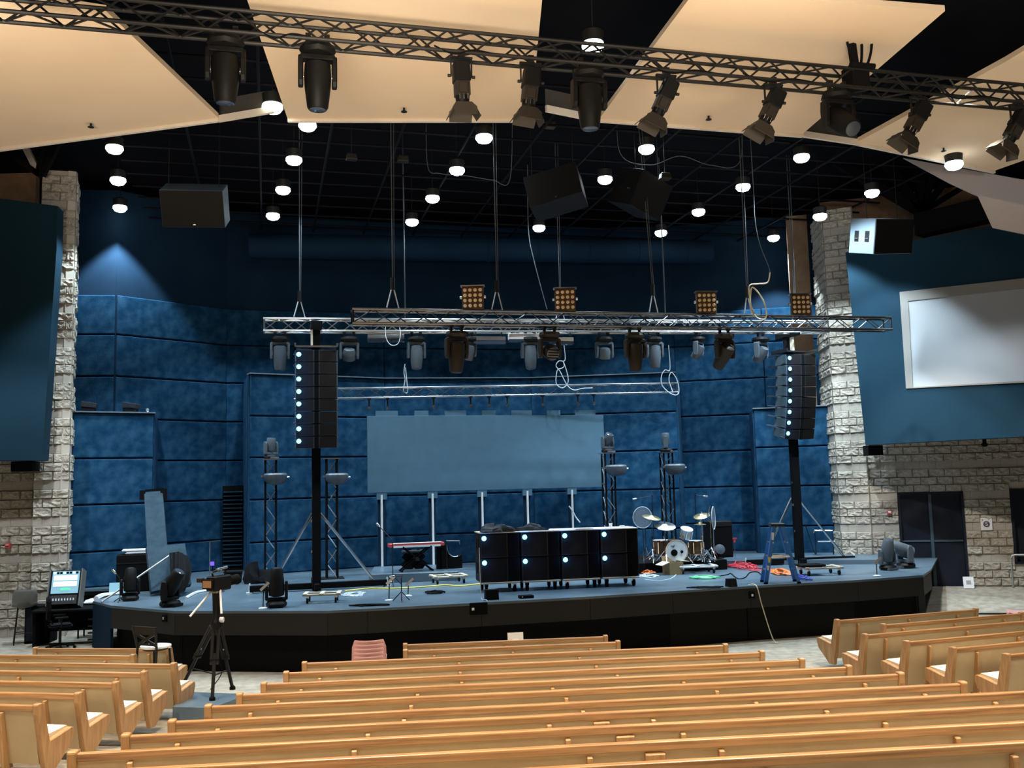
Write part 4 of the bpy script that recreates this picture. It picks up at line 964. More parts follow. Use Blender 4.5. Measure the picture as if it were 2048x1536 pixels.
def cymbal(label, px, py, dy, r, tilt, foot_px, m, name='cymbal', third=True):
    p = DD(px, py, dy); ft = V((p.x + .0, p.y, RZ))
    o = thing(name, label, 'cymbal', ft); zc = p.z - RZ
    Q = Matrix.Rotation(tilt[0], 3, 'X') @ Matrix.Rotation(tilt[1], 3, 'Y')
    MB().lathe([(r, 0), (r * .3, .03), (r * .22, .05), (.02, .065), (.02, .055), (r * .22, .04), (r * .3, .02), (r, -.006)], 26, (0, 0, zc), Q).build('cymbal_plate', m, o, smooth=True)
    MB().rod((0, 0, .18), (0, 0, zc * .55), .016).rod((0, 0, zc * .55), (0, 0, zc + .1), .01).build('stand_tube', M['chrome'], o, smooth=True)
    MB().lathe([(.03, -.02), (.03, .02)], 8, (0, 0, zc * .55)).build('clamp', M['chrome'], o)
    MB().lathe([(.02, -.015), (.025, .02)], 8, (0, 0, zc + .09)).build('wing_nut', M['chrome'], o)
    for k in range(3):
        a = 2 * PI * k / 3 + .4; MB().rod((0, 0, .35), (.3 * math.cos(a), .3 * math.sin(a), .012), .012).build('leg', M['chrome'], o)
cymbal('pale tilted crash cymbal on a chrome stand near the subwoofers', 1303, 1035, .3, .24, (.25, .18), 0, M['brass'])
cymbal('wide white-lit cymbal in front of the rack tom', 1330, 1052, .15, .27, (.38, .05), 0, M['steel'])
cymbal('golden crash cymbal on the tall stand by the clear shield', 1403, 1032, .3, .21, (.3, -.2), 0, M['brass'])
cymbal('thin hi-hat below the golden crash cymbal', 1400, 1049, .5, .16, (.05, 0), 0, M['brass'], 'hi_hat')
def boom(label, foot, pts, name='microphone_stand', m='chrome', tripod=.28, h0=.3):
    o = thing(name, label, 'microphone stand', foot)
    loc_ = [p - foot for p in pts]
    MB().tube([(0, 0, .02), loc_[0]], .012).build('upright', M[m], o, smooth=True)
    MB().tube(loc_, .009).build('boom_arm', M[m], o, smooth=True)
    MB().lathe([(.015, -.07), (.026, -.02), (.026, .05), (.01, .06)], 10, loc_[-1], (loc_[-1] - loc_[-2]).to_track_quat('Z', 'Y').to_matrix()).build('microphone', M['steel'], o, smooth=True)
    for k in range(3):
        a = 2 * PI * k / 3 + .7; MB().rod((0, 0, h0), (tripod * math.cos(a), tripod * math.sin(a), .01), .01).build('leg', M[m], o)
f = R_(1293, 1118); boom('chrome stand with a boom over the crash cymbal, nearest the subwoofers', f, [V((f.x, f.y, DD(1290, 1037).z)), DD(1320, 1058, .1), DD(1334, 1060, .2)])
f = R_(1424, 1118); boom('chrome stand beside the clear round shield', f, [V((f.x, f.y, DD(1420, 1012).z)), DD(1420, 1010), DD(1416, 1030, .1)])
f = V((DD(1305, 1000, 1.2).x, DY + 1.2, RZ)); boom('thin black overhead boom above the crash cymbal', f, [DD(1304, 990, 1.2), DD(1300, 993, 1.2), DD(1269, 998, 1.1)], m='darkmetal')
f = V((DD(1389, 1000, 1.2).x, DY + 1.2, RZ)); boom('thin black overhead boom above the golden cymbal', f, [DD(1390, 986, 1.2), DD(1392, 990, 1.2), DD(1411, 993, 1.1)], m='darkmetal')
def shield(label, px, py, rx, rz_, yaw):
    p = DD(px, py, .1); o = thing('acoustic_shield', label, 'shield', p, yaw, None)
    MB().tube([(rx * math.cos(2 * PI * k / 28), 0, rz_ * math.sin(2 * PI * k / 28)) for k in range(28)], .008, 6, 0, True).build('rim', M['whitecable'], o)
    MB().lathe([(.01, -.003), (rx, -.003), (rx, .003), (.01, .003)], 28, (0, 0, 0), Matrix.Rotation(PI / 2, 3, 'X') @ Matrix.Diagonal((1, rz_ / rx, 1))).build('clear_disc', M['plex'], o)
    MB().rod((0, .02, -rz_), (0, .02, -(p.z - RZ)), .01).build('stand_tube', M['chrome'], o)
shield('thin clear round shield beside the crash cymbal stand', 1285, 1035, .25, .27, .1)
shield('thin clear oval shield edge-on beside the golden cymbal', 1427, 1036, .27, .29, 1.2)
random.seed(21)
for k, (px, py) in enumerate(((1310, 1120), (1397, 1118), (1414, 1122))):
    p = R_(px, py); o = thing('pedal_hardware', ('chrome pedal hardware at the foot of the stand by the subwoofers', 'chrome pedal beside the bass drum', 'chrome tripod hardware under the golden cymbal')[k], 'hardware', p)
    for j in range(6):
        a = random.uniform(0, 6.28); MB().rod((0, 0, random.uniform(.12, .3)), (.26 * math.cos(a), .2 * math.sin(a), .015), .012).build('strut', M['chrome'], o)
    MB().box((0, -.1, .03), (.1, .28, .03), M=Matrix.Rotation(.2, 3, 'X')).build('pedal_plate', M['chrome'], o)
pb = R_(1446, 1117); o = thing('amp_cabinet', 'black amplifier cabinet standing beside the drum kit', 'amplifier', V((pb.x, pb.y + .5, RZ)), ryaw)
MB().box((0, 0, .48), (.62, .5, .96)).build('cabinet', M['cab'], o, bevel=.015); MB().box((0, -.255, .42), (.56, .02, .76)).build('grille', M['matt'], o); MB().box((0, -.26, .88), (.56, .02, .1)).build('control_panel', M['darkmetal'], o)
o = thing('desk_fan', 'small black fan with a lit housing in front of the amplifier cabinet', 'fan', V((pb.x - .05, pb.y + .1, RZ))); MB().lathe([(.1, 0), (.11, .02), (.03, .04), (.025, .12)], 14).build('fan_base', M['black'], o, smooth=True)
MB().lathe([(.05, -.06), (.12, -.05), (.14, 0), (.13, .04), (.04, .06)], 18, (0, 0, .23), Matrix.Rotation(1.3, 3, 'X')).build('fan_housing', M['gh'], o, smooth=True)
f = G(1471, 1126, SZ); o = thing('microphone_stand', 'slim stand with a red lit clip beside the drum riser', 'microphone stand', f)
MB().rod((0, 0, 0), (0, 0, .62), .012).build('upright', M['steel'], o); MB().lathe([(.13, 0), (.13, .015), (.02, .03)], 14).build('foot', M['darkmetal'], o); MB().box((0, 0, .68), (.12, .06, .03)).box((0, 0, .62), (.05, .05, .1)).build('clip', M['red'], o)

# ------------------------------------------------------------------ keyboard on its riser
ka, kb = G(738, 1167, SZ), G(917, 1161, SZ); kn = nrm(ka, kb); KZ = SZ + .22
tag(polyslab([ka, kb, kb - kn * 2.3, ka - kn * 2.3], SZ, KZ).build('keyboard_riser', M['deck'], None, bevel=.01), 'low black riser under the red keyboard', 'riser')
kp0, kp1 = D(777, 1092, 24.2), D(886, 1086, 24.6); kd = kp1 - kp0; kyaw = math.atan2(kd.y, kd.x); KL = V((kd.x, kd.y)).length
o = thing('keyboard', 'red stage keyboard on a black X stand', 'keyboard', V((kp0.x, kp0.y, (kp0.z + kp1.z) / 2 - .03)), kyaw)
MB().box((KL / 2, .0, .03), (KL, .34, .09)).build('keyboard_case', M['red'], o, bevel=.012)
MB().box((KL / 2, -.1, .078), (KL - .16, .14, .012)).build('keys', M['paper'], o)
MB().box((KL / 2, -.172, .0), (KL - .2, .01, .05)).build('front_strip', M['white'], o)
hz = o.location.z - KZ - .02
ks = thing('keyboard_stand', 'black X stand folded out under the red keyboard', 'stand', V((kp0.x, kp0.y, KZ)), kyaw)
for y in (-.12, .14):
    MB().bar((KL * .25, y, hz), (KL * .78, y, .02), .035, .035).build('leg', M['matt'], ks); MB().bar((KL * .75, y + .03, hz), (KL * .22, y + .03, .02), .035, .035).build('leg', M['matt'], ks)
for x, z in ((.25, hz), (.75, hz), (.22, .02), (.78, .02)): MB().bar((KL * x, -.2, z), (KL * x, .22, z), .035, .035).build('cross_bar', M['matt'], ks)
MB().lathe([(.05, -.2), (.05, .2)], 10, (KL * .5, 0, hz * .5), Matrix.Rotation(PI / 2, 3, 'X')).build('pivot', M['darkmetal'], ks)
o = thing('piano_bench', 'black padded bench top behind the X stand', 'bench', V((kp0.x + .45, kp0.y + .75, KZ)), kyaw); MB().box((.1, 0, .45), (.6, .3, .07)).build('seat', M['cloth_grey'], o, bevel=.02)
for s in (-1, 1): MB().bar((.1 - s * .22, 0, .42), (.1 + s * .25, 0, .02), .03, .3).build('leg', M['matt'], o)
c = D(902, 1115, 24.9); o = thing('guitar_case', 'black scooped case standing beside the red keyboard', 'case', V((c.x, c.y, KZ)), kyaw)
MB().prism([(-.38, 0), (.28, 0), (.28, .36), (.16, .30), (0, .31), (-.1, .42), (-.14, .62), (-.38, .66)], .16, 'y').build('case_body', M['matt'], o, bevel=.01); MB().tube([(.16, -.08, .31), (.05, -.08, .3), (-.08, -.08, .40), (-.13, -.08, .62)], .012, 6, 6).build('edge_trim', M['alu'], o)
o = thing('microphone_boom', 'short grey arm reaching out beside the keyboard', 'microphone stand', V((c.x - .1, c.y - .2, KZ))); MB().rod((0, 0, 0), (0, 0, .72), .014).build('upright', M['darkmetal'], o); MB().rod((0, 0, .72), (.34, 0, .71), .012).rod((.34, 0, .72), (.34, 0, .62), .01).build('boom_arm', M['alu'], o)

# ------------------------------------------------------------------ flat carts
def cart(label, c, yaw, L, Wd, tape=False, m='beigeply'):
    o = thing('flat_cart', label, 'dolly', c, yaw, 'empty flat carts')
    for y in (-1, 1): MB().box((0, y * (Wd / 2 - .05), .17), (L, .08, .04)).build('side_rail', M[m], o, bevel=.006)
    for x in (-1, 0, 1): MB().box((x * (L / 2 - .05), 0, .185), (.09, Wd, .035)).build('cross_board', M[m], o, bevel=.006)
    for x in (-1, 1):
        for y in (-1, 1):
            w_ = MB().lathe([(.055, -.02), (.06, -.008), (.06, .008), (.055, .02)], 12, (x * (L / 2 - .1), y * (Wd / 2 - .06), .06), Matrix.Rotation(PI / 2, 3, 'Y')).build('caster', M['black'], o, smooth=True)
            MB().box((x * (L / 2 - .1), y * (Wd / 2 - .06), .13), (.06, .06, .05)).build('fork', M['steel'], w_)
    return o
cart('empty flat cart in front of the keyboard riser', G(897, 1166, SZ), .3, .85, .6)
cart('flat cart with a plank top behind the cardboard box', G(1392, 1146, SZ), .1, 1.0, .55, m='white')
cart('flat cart carrying a black lid beside the ladder', G(1640, 1149, SZ), .1, .95, .6)
cart('small flat cart standing in front of the array mast', G(645, 1204, SZ), .1, .78, .5)
c = G(1622, 1150, SZ); o = thing('case_lid', 'flat black lid lying on the cart beside the ladder', 'lid', V((c.x, c.y, SZ + .203)), .1); MB().box((0, 0, .03), (.6, .45, .06)).build('lid_body', M['matt'], o, bevel=.02)
# ------------------------------------------------------------------ stepladder
L0, L1 = G(1528, 1166, SZ), G(1594, 1165, SZ)
lc = (L0 + L1) / 2; lyw = math.atan2((L1 - L0).y, (L1 - L0).x); half = (L1 - L0).length / 2; LH = zat(1052, lc) - SZ
o = thing('stepladder', 'blue fibreglass stepladder standing open beside the array mast', 'ladder', lc, lyw + .0)
for y in (-.21, .25):
    MB().bar((-half, y, 0), (-.1, y * .75, LH), .04, .095).build('front_rail', M['ladder'], o, bevel=.004)
    MB().bar((half, y, 0), (.08, y * .75, LH), .04, .07).build('rear_rail', M['ladder'], o, bevel=.004)
MB().box((-.02, .02, LH + .03), (.3, .42, .07)).build('top_cap', M['darkmetal'], o, bevel=.012)
for k in range(1, 4):
    t_ = k / 4.2; x = -half + (half - .1) * t_; MB().box((x, .02, LH * t_), (.09, .42, .03)).build('step', M['alu'], o)
for k in range(1, 4):
    t_ = k / 4.2; x = half + (.08 - half) * t_; MB().rod((x, -.2, LH * t_), (x, .2, LH * t_), .014).build('rear_rung', M['alu'], o)
for y in (-.19, .2): MB().bar((-half + (half - .1) * .46, y, LH * .46), (half + (.08 - half) * .46, y, LH * .47), .02, .03).build('spreader', M['steel'], o)
for z_, m_, h_ in ((.83, 'paper', .16), (.42, 'yellow', .12), (.28, 'paper', .1)):
    x = -half + (half - .1) * z_; MB().bar((x - .02, -.232 + .05 * z_, LH * z_ - h_ / 2), (x + .02 * h_, -.232 + .05 * z_, LH * z_ + h_ / 2), .006, .06).build('sticker', M[m_], o)
for s, y in ((-half, -.21), (-half, .25), (half, -.21), (half, .25)): MB().box((s, y, .02), (.08, .07, .04)).build('foot', M['matt'], o)
# ------------------------------------------------------------------ moving heads standing on the stage floor
for px, py, yw, tilt, s, kind, m, lab in ((260, 1201, .3, PI - .15, .82, 'spot', 'fixture', 'black moving head standing on the stage edge behind the laptop stand'), (340, 1213, 1.25, PI + .62, .92, 'spot', 'fixture', 'black moving head on the stage edge tilted up towards the louvred gap'),
                                          (553, 1214, .2, PI, .9, 'spot', 'fixture', 'black moving head on the stage edge pointing up under the silver brace'), (1776, 1140, .3, PI + .25, .9, 'spot', 'gh', 'grey moving head with raised head on the stage corner by the doors'), (1812, 1136, -1.35, PI + 1.2, 1.0, 'spot', 'gh', 'grey moving head bent over on the stage corner nearest the doors')):
    moving_head(lab, G(px, py, SZ), yw, tilt, s, True, kind, M[m], 'moving heads on the stage floor')

# ------------------------------------------------------------------ things on the stage
def coil(name, label, c, rx, ry, m, seed, n=46, r=.012, h=.1, cat='cable'):
    random.seed(seed); pts = []
    for i in range(n):
        a = i * 1.05 + random.uniform(-.4, .4); q = random.uniform(.35, 1.0)
        pts.append(c + V((rx * q * math.cos(a), ry * q * math.sin(a), r + random.uniform(0, h) * (1.1 - q))))
    return cable(name, label, pts, r, M[m], cat, 4, n=5)
coil('cable_heap', 'tangled red cable heap on the stage floor behind the ladder', G(1484, 1135, SZ), .42, .75, 'redcable', 2, 60, .012, .2)
coil('cable_heap', 'thin red cable tail trailing towards the ladder', G(1520, 1140, SZ), .35, .4, 'redcable', 3, 22, .009, .04)
coil('cable_heap', 'orange cable heap beside the last subwoofer', G(1296, 1146, SZ), .22, .5, 'orange', 4, 46, .013, .12)
coil('cable_heap', 'pale blue cable heap in front of the orange heap', G(1297, 1153, SZ), .25, .5, 'whitecable', 5, 30, .010, .06)
coil('cable_heap', 'bright green cable heap under the plank cart', G(1409, 1157, SZ), .40, .32, 'green', 6, 52, .013, .08)
coil('cable_heap', 'orange straps heaped under the stepladder', G(1561, 1148, SZ), .26, .6, 'orange', 8, 50, .02, .14)
coil('cable_heap', 'dark blue cable heap at the ladder foot by the cart', G(1603, 1158, SZ), .18, .6, 'bluecable', 9, 40, .013, .14)
coil('cable_heap', 'pale cable coil on the floor in front of the mast', G(708, 1190, SZ), .3, .6, 'whitecable', 10, 40, .008, .05)
coil('cable_heap', 'dark cable bundle lying on the stage below the yellow cable', G(872, 1186, SZ), .26, .3, 'cloth_black', 12, 34, .014, .06)
coil('cable_heap', 'dark cable and clips lying along the stage edge near the mast', G(735, 1212, SZ), .5, .12, 'matt', 13, 28, .014, .03)
coil('cable_heap', 'pale cables spilling under the subwoofer dollies', G(1010, 1180, SZ), .35, .3, 'whitecable', 14, 30, .008, .05)
coil('cable_heap', 'dark cable run along the stage edge beside the small black monitor', G(1415, 1176, SZ), .5, .12, 'matt', 15, 30, .013, .03)
coil('cable_heap', 'pale clips and tails lying around the mast base behind the mast cart', G(760, 1166, SZ), .4, .35, 'whitecable', 16, 26, .012, .06)
cable('yellow_cable', 'long yellow cable snaking across the stage to the subwoofers', [G(x, y, SZ) + V((0, 0, .014)) for x, y in ((690, 1183), (735, 1178), (758, 1178), (790, 1178), (830, 1176), (868, 1173), (890, 1171), (920, 1173), (965, 1168))], .018, M['yellow'])
cable('floor_cable', 'thin black cable looping across the stage towards the ladder', [G(x, y, SZ) + V((0, 0, .01)) for x, y in ((1430, 1155), (1455, 1150), (1462, 1148), (1475, 1158), (1490, 1156), (1500, 1146), (1515, 1145), (1522, 1150))], .014, M['matt'])
cable('floor_cable', 'thin pale cable curving from the plank cart across the bare deck', [G(x, y, SZ) + V((0, 0, .008)) for x, y in ((1290, 1160), (1320, 1162), (1345, 1156), (1360, 1140))], .009, M['whitecable'])
# cable over the fascia down to the floor
p = G(1512, 1174, SZ); n_ = nrm(edge[6], edge[8])
cable('trailing_cable', 'thin pale cable trailing over the stage edge down to the carpet', [p - n_ * .3 + V((0, 0, .02)), p + n_ * .02 + V((0, 0, .02)), p + n_ * .04 + T * .1 + V((0, 0, -.4)), p + n_ * .1 + T * .28 + V((0, 0, -1.1)), p + n_ * .25 + T * .33 + V((0, 0, -1.18))], .012, M['creamcable'])
p = G(968, 1202, SZ); cable('trailing_cable', 'white cable dropping over the stage edge at the socket plate', [p + N * .35 + V((0, 0, 1.05)), p + N * .3 + V((0, 0, .3)), p + N * .2 + V((0, 0, .02)), p - N * .02 + V((.05, 0, .015)), p - N * .05 + V((.12, 0, -.16))], .009, M['whitecable'])
def clip_stand(label, px, py, h, lean=.15):
    o = thing('clip_stand', label, 'stand', G(px, py, SZ), 0, None)
    MB().lathe([(.09, 0), (.09, .012), (.02, .03)], 14).build('foot', M['white'], o, smooth=True); MB().rod((0, 0, .02), (.01, 0, h), .011).build('stem', M['darkmetal'], o); MB().bar((-.05, 0, h), (.12, 0, h + lean), .03, .05).build('clip', M['alu'], o)
clip_stand('small white-footed clip stand at the stage edge by the moving head', 526, 1217, .36)
clip_stand('small white-footed clip stand on the deck below the yellow cable', 778, 1201, .34)
clip_stand('tiny clip stand with pale head on the stage edge near the doors', 1754, 1152, .28)
clip_stand('slim dark clip stand beside the dark cable bundle', 816, 1192, .22)
f = G(803, 1203, SZ); boom('slim black microphone stand at the stage edge before the keyboard', f, [f + V((0, 0, .45)), f + V((.02, .05, .52)), f + V((-.2, .1, .5))], m='darkmetal', tripod=.2, h0=.2)
f = G(786, 1172, SZ); boom('tall black microphone stand in front of the keyboard with arm towards the poles', f, [f + V((0, 0, 1.0)), f + V((-.02, 0, 1.1)), f + V((-.36, .1, 1.45))], m='darkmetal', tripod=.25, h0=.25)
for px, py, w_, h_, lab in ((983, 1200, .27, .2, 'small black wedge monitor at the stage edge before the subwoofers'), (1465, 1174, .2, .17, 'small black stage monitor standing on the edge between subwoofers and ladder')):
    o = thing('stage_monitor', lab, 'loudspeaker', G(px, py, SZ) + V((0, .12, 0)), YAW); MB().prism([(-.11, 0), (.11, 0), (.07, h_), (-.06, h_)], w_, 'x').build('monitor_case', M['matt'], o, bevel=.008); MB().box((0, -.098, h_ * .5), (w_ - .03, .01, h_ * .8), M=Matrix.Rotation(-.22, 3, 'X')).build('grille', M['cab'], o)
o = thing('stomp_box', 'flat black box with a tiny lit dot lying at the stage edge', 'box', G(1052, 1196, SZ), YAW); MB().box((0, 0, .03), (.3, .18, .06)).build('case', M['matt'], o, bevel=.008); MB().rod((-.1, -.095, .035), (-.1, -.085, .035), .012).build('light_dot', M['steel'], o)
# open cardboard box
c = G(1349, 1150, SZ); o = thing('cardboard_box', 'open brown cardboard box in front of the bass drum', 'box', V((c.x, c.y + .2, SZ)), .35)
bw, bd_, bh = .38, .36, .3
for x, y, sx, sy in ((0, -bd_ / 2, bw, .012), (0, bd_ / 2, bw, .012), (-bw / 2, 0, .012, bd_), (bw / 2, 0, .012, bd_)): MB().box((x, y, bh / 2), (sx, sy, bh)).build('side', M['card'], o)
MB().box((0, 0, .006), (bw, bd_, .012)).build('bottom', M['card'], o)
MB().box((0, bd_ / 2 + .03, bh + .07), (bw, .012, .16), M=Matrix.Rotation(-.4, 3, 'X')).build('flap', M['card'], o)
MB().box((-bw / 2 - .1, 0, bh - .02), (.22, bd_, .012), M=Matrix.Rotation(-.35, 3, 'Y')).build('flap', M['cardlight'], o)
MB().box((bw / 2 + .1, .05, bh + .02), (.22, bd_, .012), M=Matrix.Rotation(.1, 3, 'Y')).build('flap', M['cardlight'], o)
# handrail on the wing wall
p0, p1 = D(1631, 1062, 27.6), D(1664, 1058, 27.5)
o = thing('stair_rail', 'pale double bar handrail before the wing wall behind the mast', 'handrail', V((p0.x, p0.y, SZ + .12)), math.atan2((p1 - p0).y, (p1 - p0).x)); L_ = (p1 - p0).length; hz = p0.z - SZ - .12
MB().tube([(-.06, 0, hz - .06), (-.03, 0, hz), (.02, 0, hz + .01), (L_, 0, hz)], .022, 8, 4).build('top_bar', M['alu'], o, smooth=True); MB().rod((.05, 0, hz - .3), (L_ + .05, 0, hz - .3), .02).build('lower_bar', M['alu'], o)
for x in (-.02, L_): MB().rod((x, 0, 0), (x, 0, hz), .018).build('post', M['navy_wall'], o)
f = V((p0.x - .35, p0.y - .2, SZ + .12)); o = thing('microphone_stand', 'bent thin pole leaning before the wing wall beside the handrail', 'microphone stand', f); MB().tube([(0, 0, .9), (.08, 0, .6), (.22, 0, .1), (.3, 0, .0)], .014, 6, 4).build('pole', M['darkmetal'], o); MB().lathe([(.12, 0), (.12, .015), (.02, .03)], 14, (.3, 0, 0)).build('foot', M['alu'], o)

# ------------------------------------------------------------------ left end of the stage
c = D(268, 1160, 23.4); o = thing('road_case', 'black road case with folded white towels on its lid, before the wing wall', 'case', V((c.x, c.y, SZ)), .35)
hz = zat(1108, c) - SZ
MB().box((0, 0, hz / 2), (.78, .6, hz)).build('case_body', M['matt'], o, bevel=.015); MB().box((0, 0, hz - .2), (.8, .62, .025)).build('edge_rail', M['darkmetal'], o)
o = thing('towel', 'folded white towels lying on the black road case', 'towel', V((c.x, c.y, SZ + hz)), .35); MB().box((.08, -.03, .035), (.56, .4, .065)).build('lower_fold', M['towel'], o, bevel=.025, seg=2); MB().box((.02, -.03, .095), (.6, .38, .05)).build('upper_fold', M['towel'], o, bevel=.02, seg=2)
def lean_panel(label, b0, b1, t1, t0, m, th=.12, straps=False):
    o = thing('fabric_baffle', label, 'baffle', b0); pts = [p - b0 for p in (b0, b1, t1, t0)]
    slabq('panel_face', [p for p in pts], th, m, o)
    return o
def slabq(name, pts, th, m, parent=None, bevel=0.0):
    n = (pts[1] - pts[0]).cross(pts[2] - pts[0]).normalized()
    if n.y < 0: n = -n
    k = len(pts); mb = MB(); mb.add(list(pts) + [p + n * th for p in pts], [tuple(range(k)), tuple(range(2 * k - 1, k - 1, -1))] + [(i, k + i, k + (i + 1) % k, (i + 1) % k) for i in range(k)])
    return mb.build(name, m, parent, bevel=bevel)
M['baffle_cloth'] = mat('grey_blue_fabric', (.015, .036, .055), .95, c2=(.025, .052, .075), scale=5, detail=6)  # mottled grey-blue fabric of the leaning panels
o = lean_panel('tall narrow fabric panel leaning against the wing wall corner', D(299, 1182, 22.9), D(341, 1178, 23.0), D(325, 982, 24.6), D(288, 984, 24.5), M['baffle_cloth'])
q = D(288, 984, 24.5) - o.location; q2 = D(325, 982, 24.6) - o.location
MB().bar(q + V((-.03, 0, -.2)), q + V((-.03, 0, .04)), .06, .14).bar(q2 + V((.03, 0, -.25)), q2 + V((.03, 0, .06)), .08, .14).bar(q + V((0, .1, .03)), q2 + V((0, .1, .05)), .1, .06).build('corner_protector', M['matt'], o)
lean_panel('wide grey fabric panel tilted back beside the road case', D(303, 1183, 22.0), D(383, 1168, 22.6), D(370, 1087, 23.2), D(293, 1093, 22.8), M['baffle_cloth'])
o = thing('draped_cloth', 'black cloth draped over the tilted wide panel', 'cloth', D(345, 1185, 21.6))
def dl(px, py, y): return D(px, py, y) - o.location
rows_ = [[(339, 1106, 22.75), (357, 1103, 22.7), (376, 1113, 22.8)], [(340, 1132, 22.35), (357, 1128, 22.2), (384, 1138, 22.55)], [(342, 1160, 21.95), (356, 1158, 21.85), (379, 1160, 22.25)], [(344, 1183, 21.75), (355, 1186, 21.6), (367, 1184, 21.9)]]
NC = 12; vs = []
for r in rows_:
    for i in range(NC + 1):
        t_ = i / NC; p_, q_ = (r[0], r[1]) if t_ < .5 else (r[1], r[2]); f_ = (t_ % .5) * 2 if t_ < 1 else 1.0
        v_ = dl(*[p_[k] + (q_[k] - p_[k]) * f_ for k in range(3)]); vs.append(v_ + V((0, -.10 * math.sin(i * 2.1) * (.4 + .3 * rows_.index(r)), 0)))
n1 = NC + 1; k_ = len(vs); mb = MB()
fs_ = [(j * n1 + i, j * n1 + i + 1, (j + 1) * n1 + i + 1, (j + 1) * n1 + i) for j in range(3) for i in range(NC)]
rim_ = list(range(n1)) + [n1 * j + NC for j in range(1, 4)] + [3 * n1 + i for i in range(NC - 1, -1, -1)] + [n1 * j for j in (2, 1)]
mb.add(vs + [p + V((0, .03, 0)) for p in vs], fs_ + [tuple(k_ + x for x in f[::-1]) for f in fs_] + [(rim_[i], k_ + rim_[i], k_ + rim_[(i + 1) % len(rim_)], rim_[(i + 1) % len(rim_)]) for i in range(len(rim_))])
mb.build('cloth_sheet', M['cloth_black'], o, smooth=True)
o = thing('long_pole', 'long thin grey pole leaning from the draped panel down to the stage edge', 'pole', G(203, 1206, SZ)); MB().rod((0, 0, .02), D(338, 1112, 22.4) - o.location, .022).build('pole_body', M['handpipe'], o, smooth=True)
f = G(419, 1163, SZ); f = V((f.x, f.y, SZ)); o = thing('music_stand', 'thin T shaped stand against the blue wall near the louvred gap', 'stand', f); hz = zat(1083, f) - SZ
MB().rod((0, 0, 0), (0, 0, hz), .015).build('upright', M['alu'], o); MB().bar((-.22, 0, hz - .01), (.28, 0, hz + .02), .03, .02).build('cross_bar', M['alu'], o); MB().lathe([(.15, 0), (.15, .015), (.02, .03)], 14).build('foot', M['darkmetal'], o)
c = D(425, 1127, 24.0); o = thing('violet_display', 'small violet lit display on the dark stand behind the camera', 'screen', c); MB().box((0, 0, 0), (.12, .03, .12)).build('bezel', M['matt'], o); MB().box((0, -.018, 0), (.1, .008, .1)).build('lit_face', M['purple'], o); MB().rod((0, .02, -.06), (0, .02, SZ - c.z), .012).build('stand_tube', M['matt'], o)
c = G(463, 1167, SZ); o = thing('storage_tub', 'black plastic tub on the stage behind the camera', 'tub', V((c.x, c.y + .15, SZ)), .1); MB().box((0, 0, .14), (.36, .32, .28), taper=1.12).build('tub_body', M['matt'], o, bevel=.01); MB().box((0, 0, .285), (.43, .38, .025)).build('tub_rim', M['black'], o)
o = tag(MB().tube([G(x, y, SZ) + V((0, 0, .02)) for x, y in ((372, 1198), (392, 1187), (415, 1183), (432, 1180), (440, 1186), (425, 1190))], .035, 6, 5).build('white_strap', M['towel'], None, smooth=True), 'white strap lying on the deck behind the camera tripod', 'strap')
heap('black_drape', 'black drape pooled on the deck beside the louvred gap', 'cloth', D(517, 1150, 24.6) + V((0, 0, 0)), .35, .3, .4, M['cloth_black'], 8)
bpy.data.objects['black_drape'].location.z = SZ

# ------------------------------------------------------------------ console desk beside the stage
def FL(px, py): return G(px, py, 0.0)
FZ = .2
cd = D(128, 1270, 21.9); cd = V((cd.x, cd.y, FZ))
dk = thing('console_desk', 'black desk carrying the lit mixing console below the stone pillar', 'desk', cd, .15)
MB().box((.15, .0, .78), (1.5, .75, .05)).build('desk_top', M['matt'], dk, bevel=.008)
for x in (-.55, .85): MB().box((x, .05, .38), (.06, .65, .76)).build('side_panel', M['matt'], dk)
MB().box((.15, .36, .5), (1.4, .03, .5)).build('back_panel', M['matt'], dk)
for k in range(4): MB().box((.75, -.3 + .0 * k, .12 + k * .15), (.3, .1, .03)).build('cable_tray', M['darkmetal'], dk)
mc = thing('mixing_console', 'mixing console with a glowing cyan and white touch screen, tilted on the desk', 'console', cd + V((.02, -.05, .805)), .15)
R = Matrix.Rotation(-.30, 3, 'X'); C0 = V((0, .12, .42))
def cs(x, z, w_, h_, m, nm, y=-.155, d=.012): MB().box(C0 + R @ V((x, y, z)), (w_, d, h_), M=R).build(nm, M[m], mc)
MB().box(C0, (.66, .26, .80), M=R).build('console_case', M['black'], mc, bevel=.012)
cs(0, .12, .58, .50, 'scr_ui', 'screen', -.135, .02)
cs(0, -.27, .56, .2, 'alu', 'fader_bay', -.135, .02)
cs(0, -.15, .58, .03, 'matt', 'screen_edge', -.14, .02)
cs(0, .22, .5, .11, 'scr_white', 'screen_panel'); cs(.0, .08, .5, .11, 'scr_white', 'screen_panel'); cs(.02, -.04, .2, .05, 'scr_green', 'screen_meter')
for k in range(8): cs(-.24 + k * .068, .33, .05, .045, 'matt' if k % 3 else 'scr_white', 'screen_key')
for k in range(8): cs(-.22 + k * .062, -.27, .02, .05, 'white', 'fader', -.15, .02)
for s in (-1, 1): MB().box(C0 + R @ V((s * .345, -.02, 0)), (.025, .32, .84), M=R).build('side_cheek', M['shellgrey'], mc)
oc = D(120, 1278, 21.25); oc = V((oc.x, oc.y, FZ))
ch = thing('office_chair', 'black office chair on a wheeled star base in front of the console', 'chair', oc, -1.05)
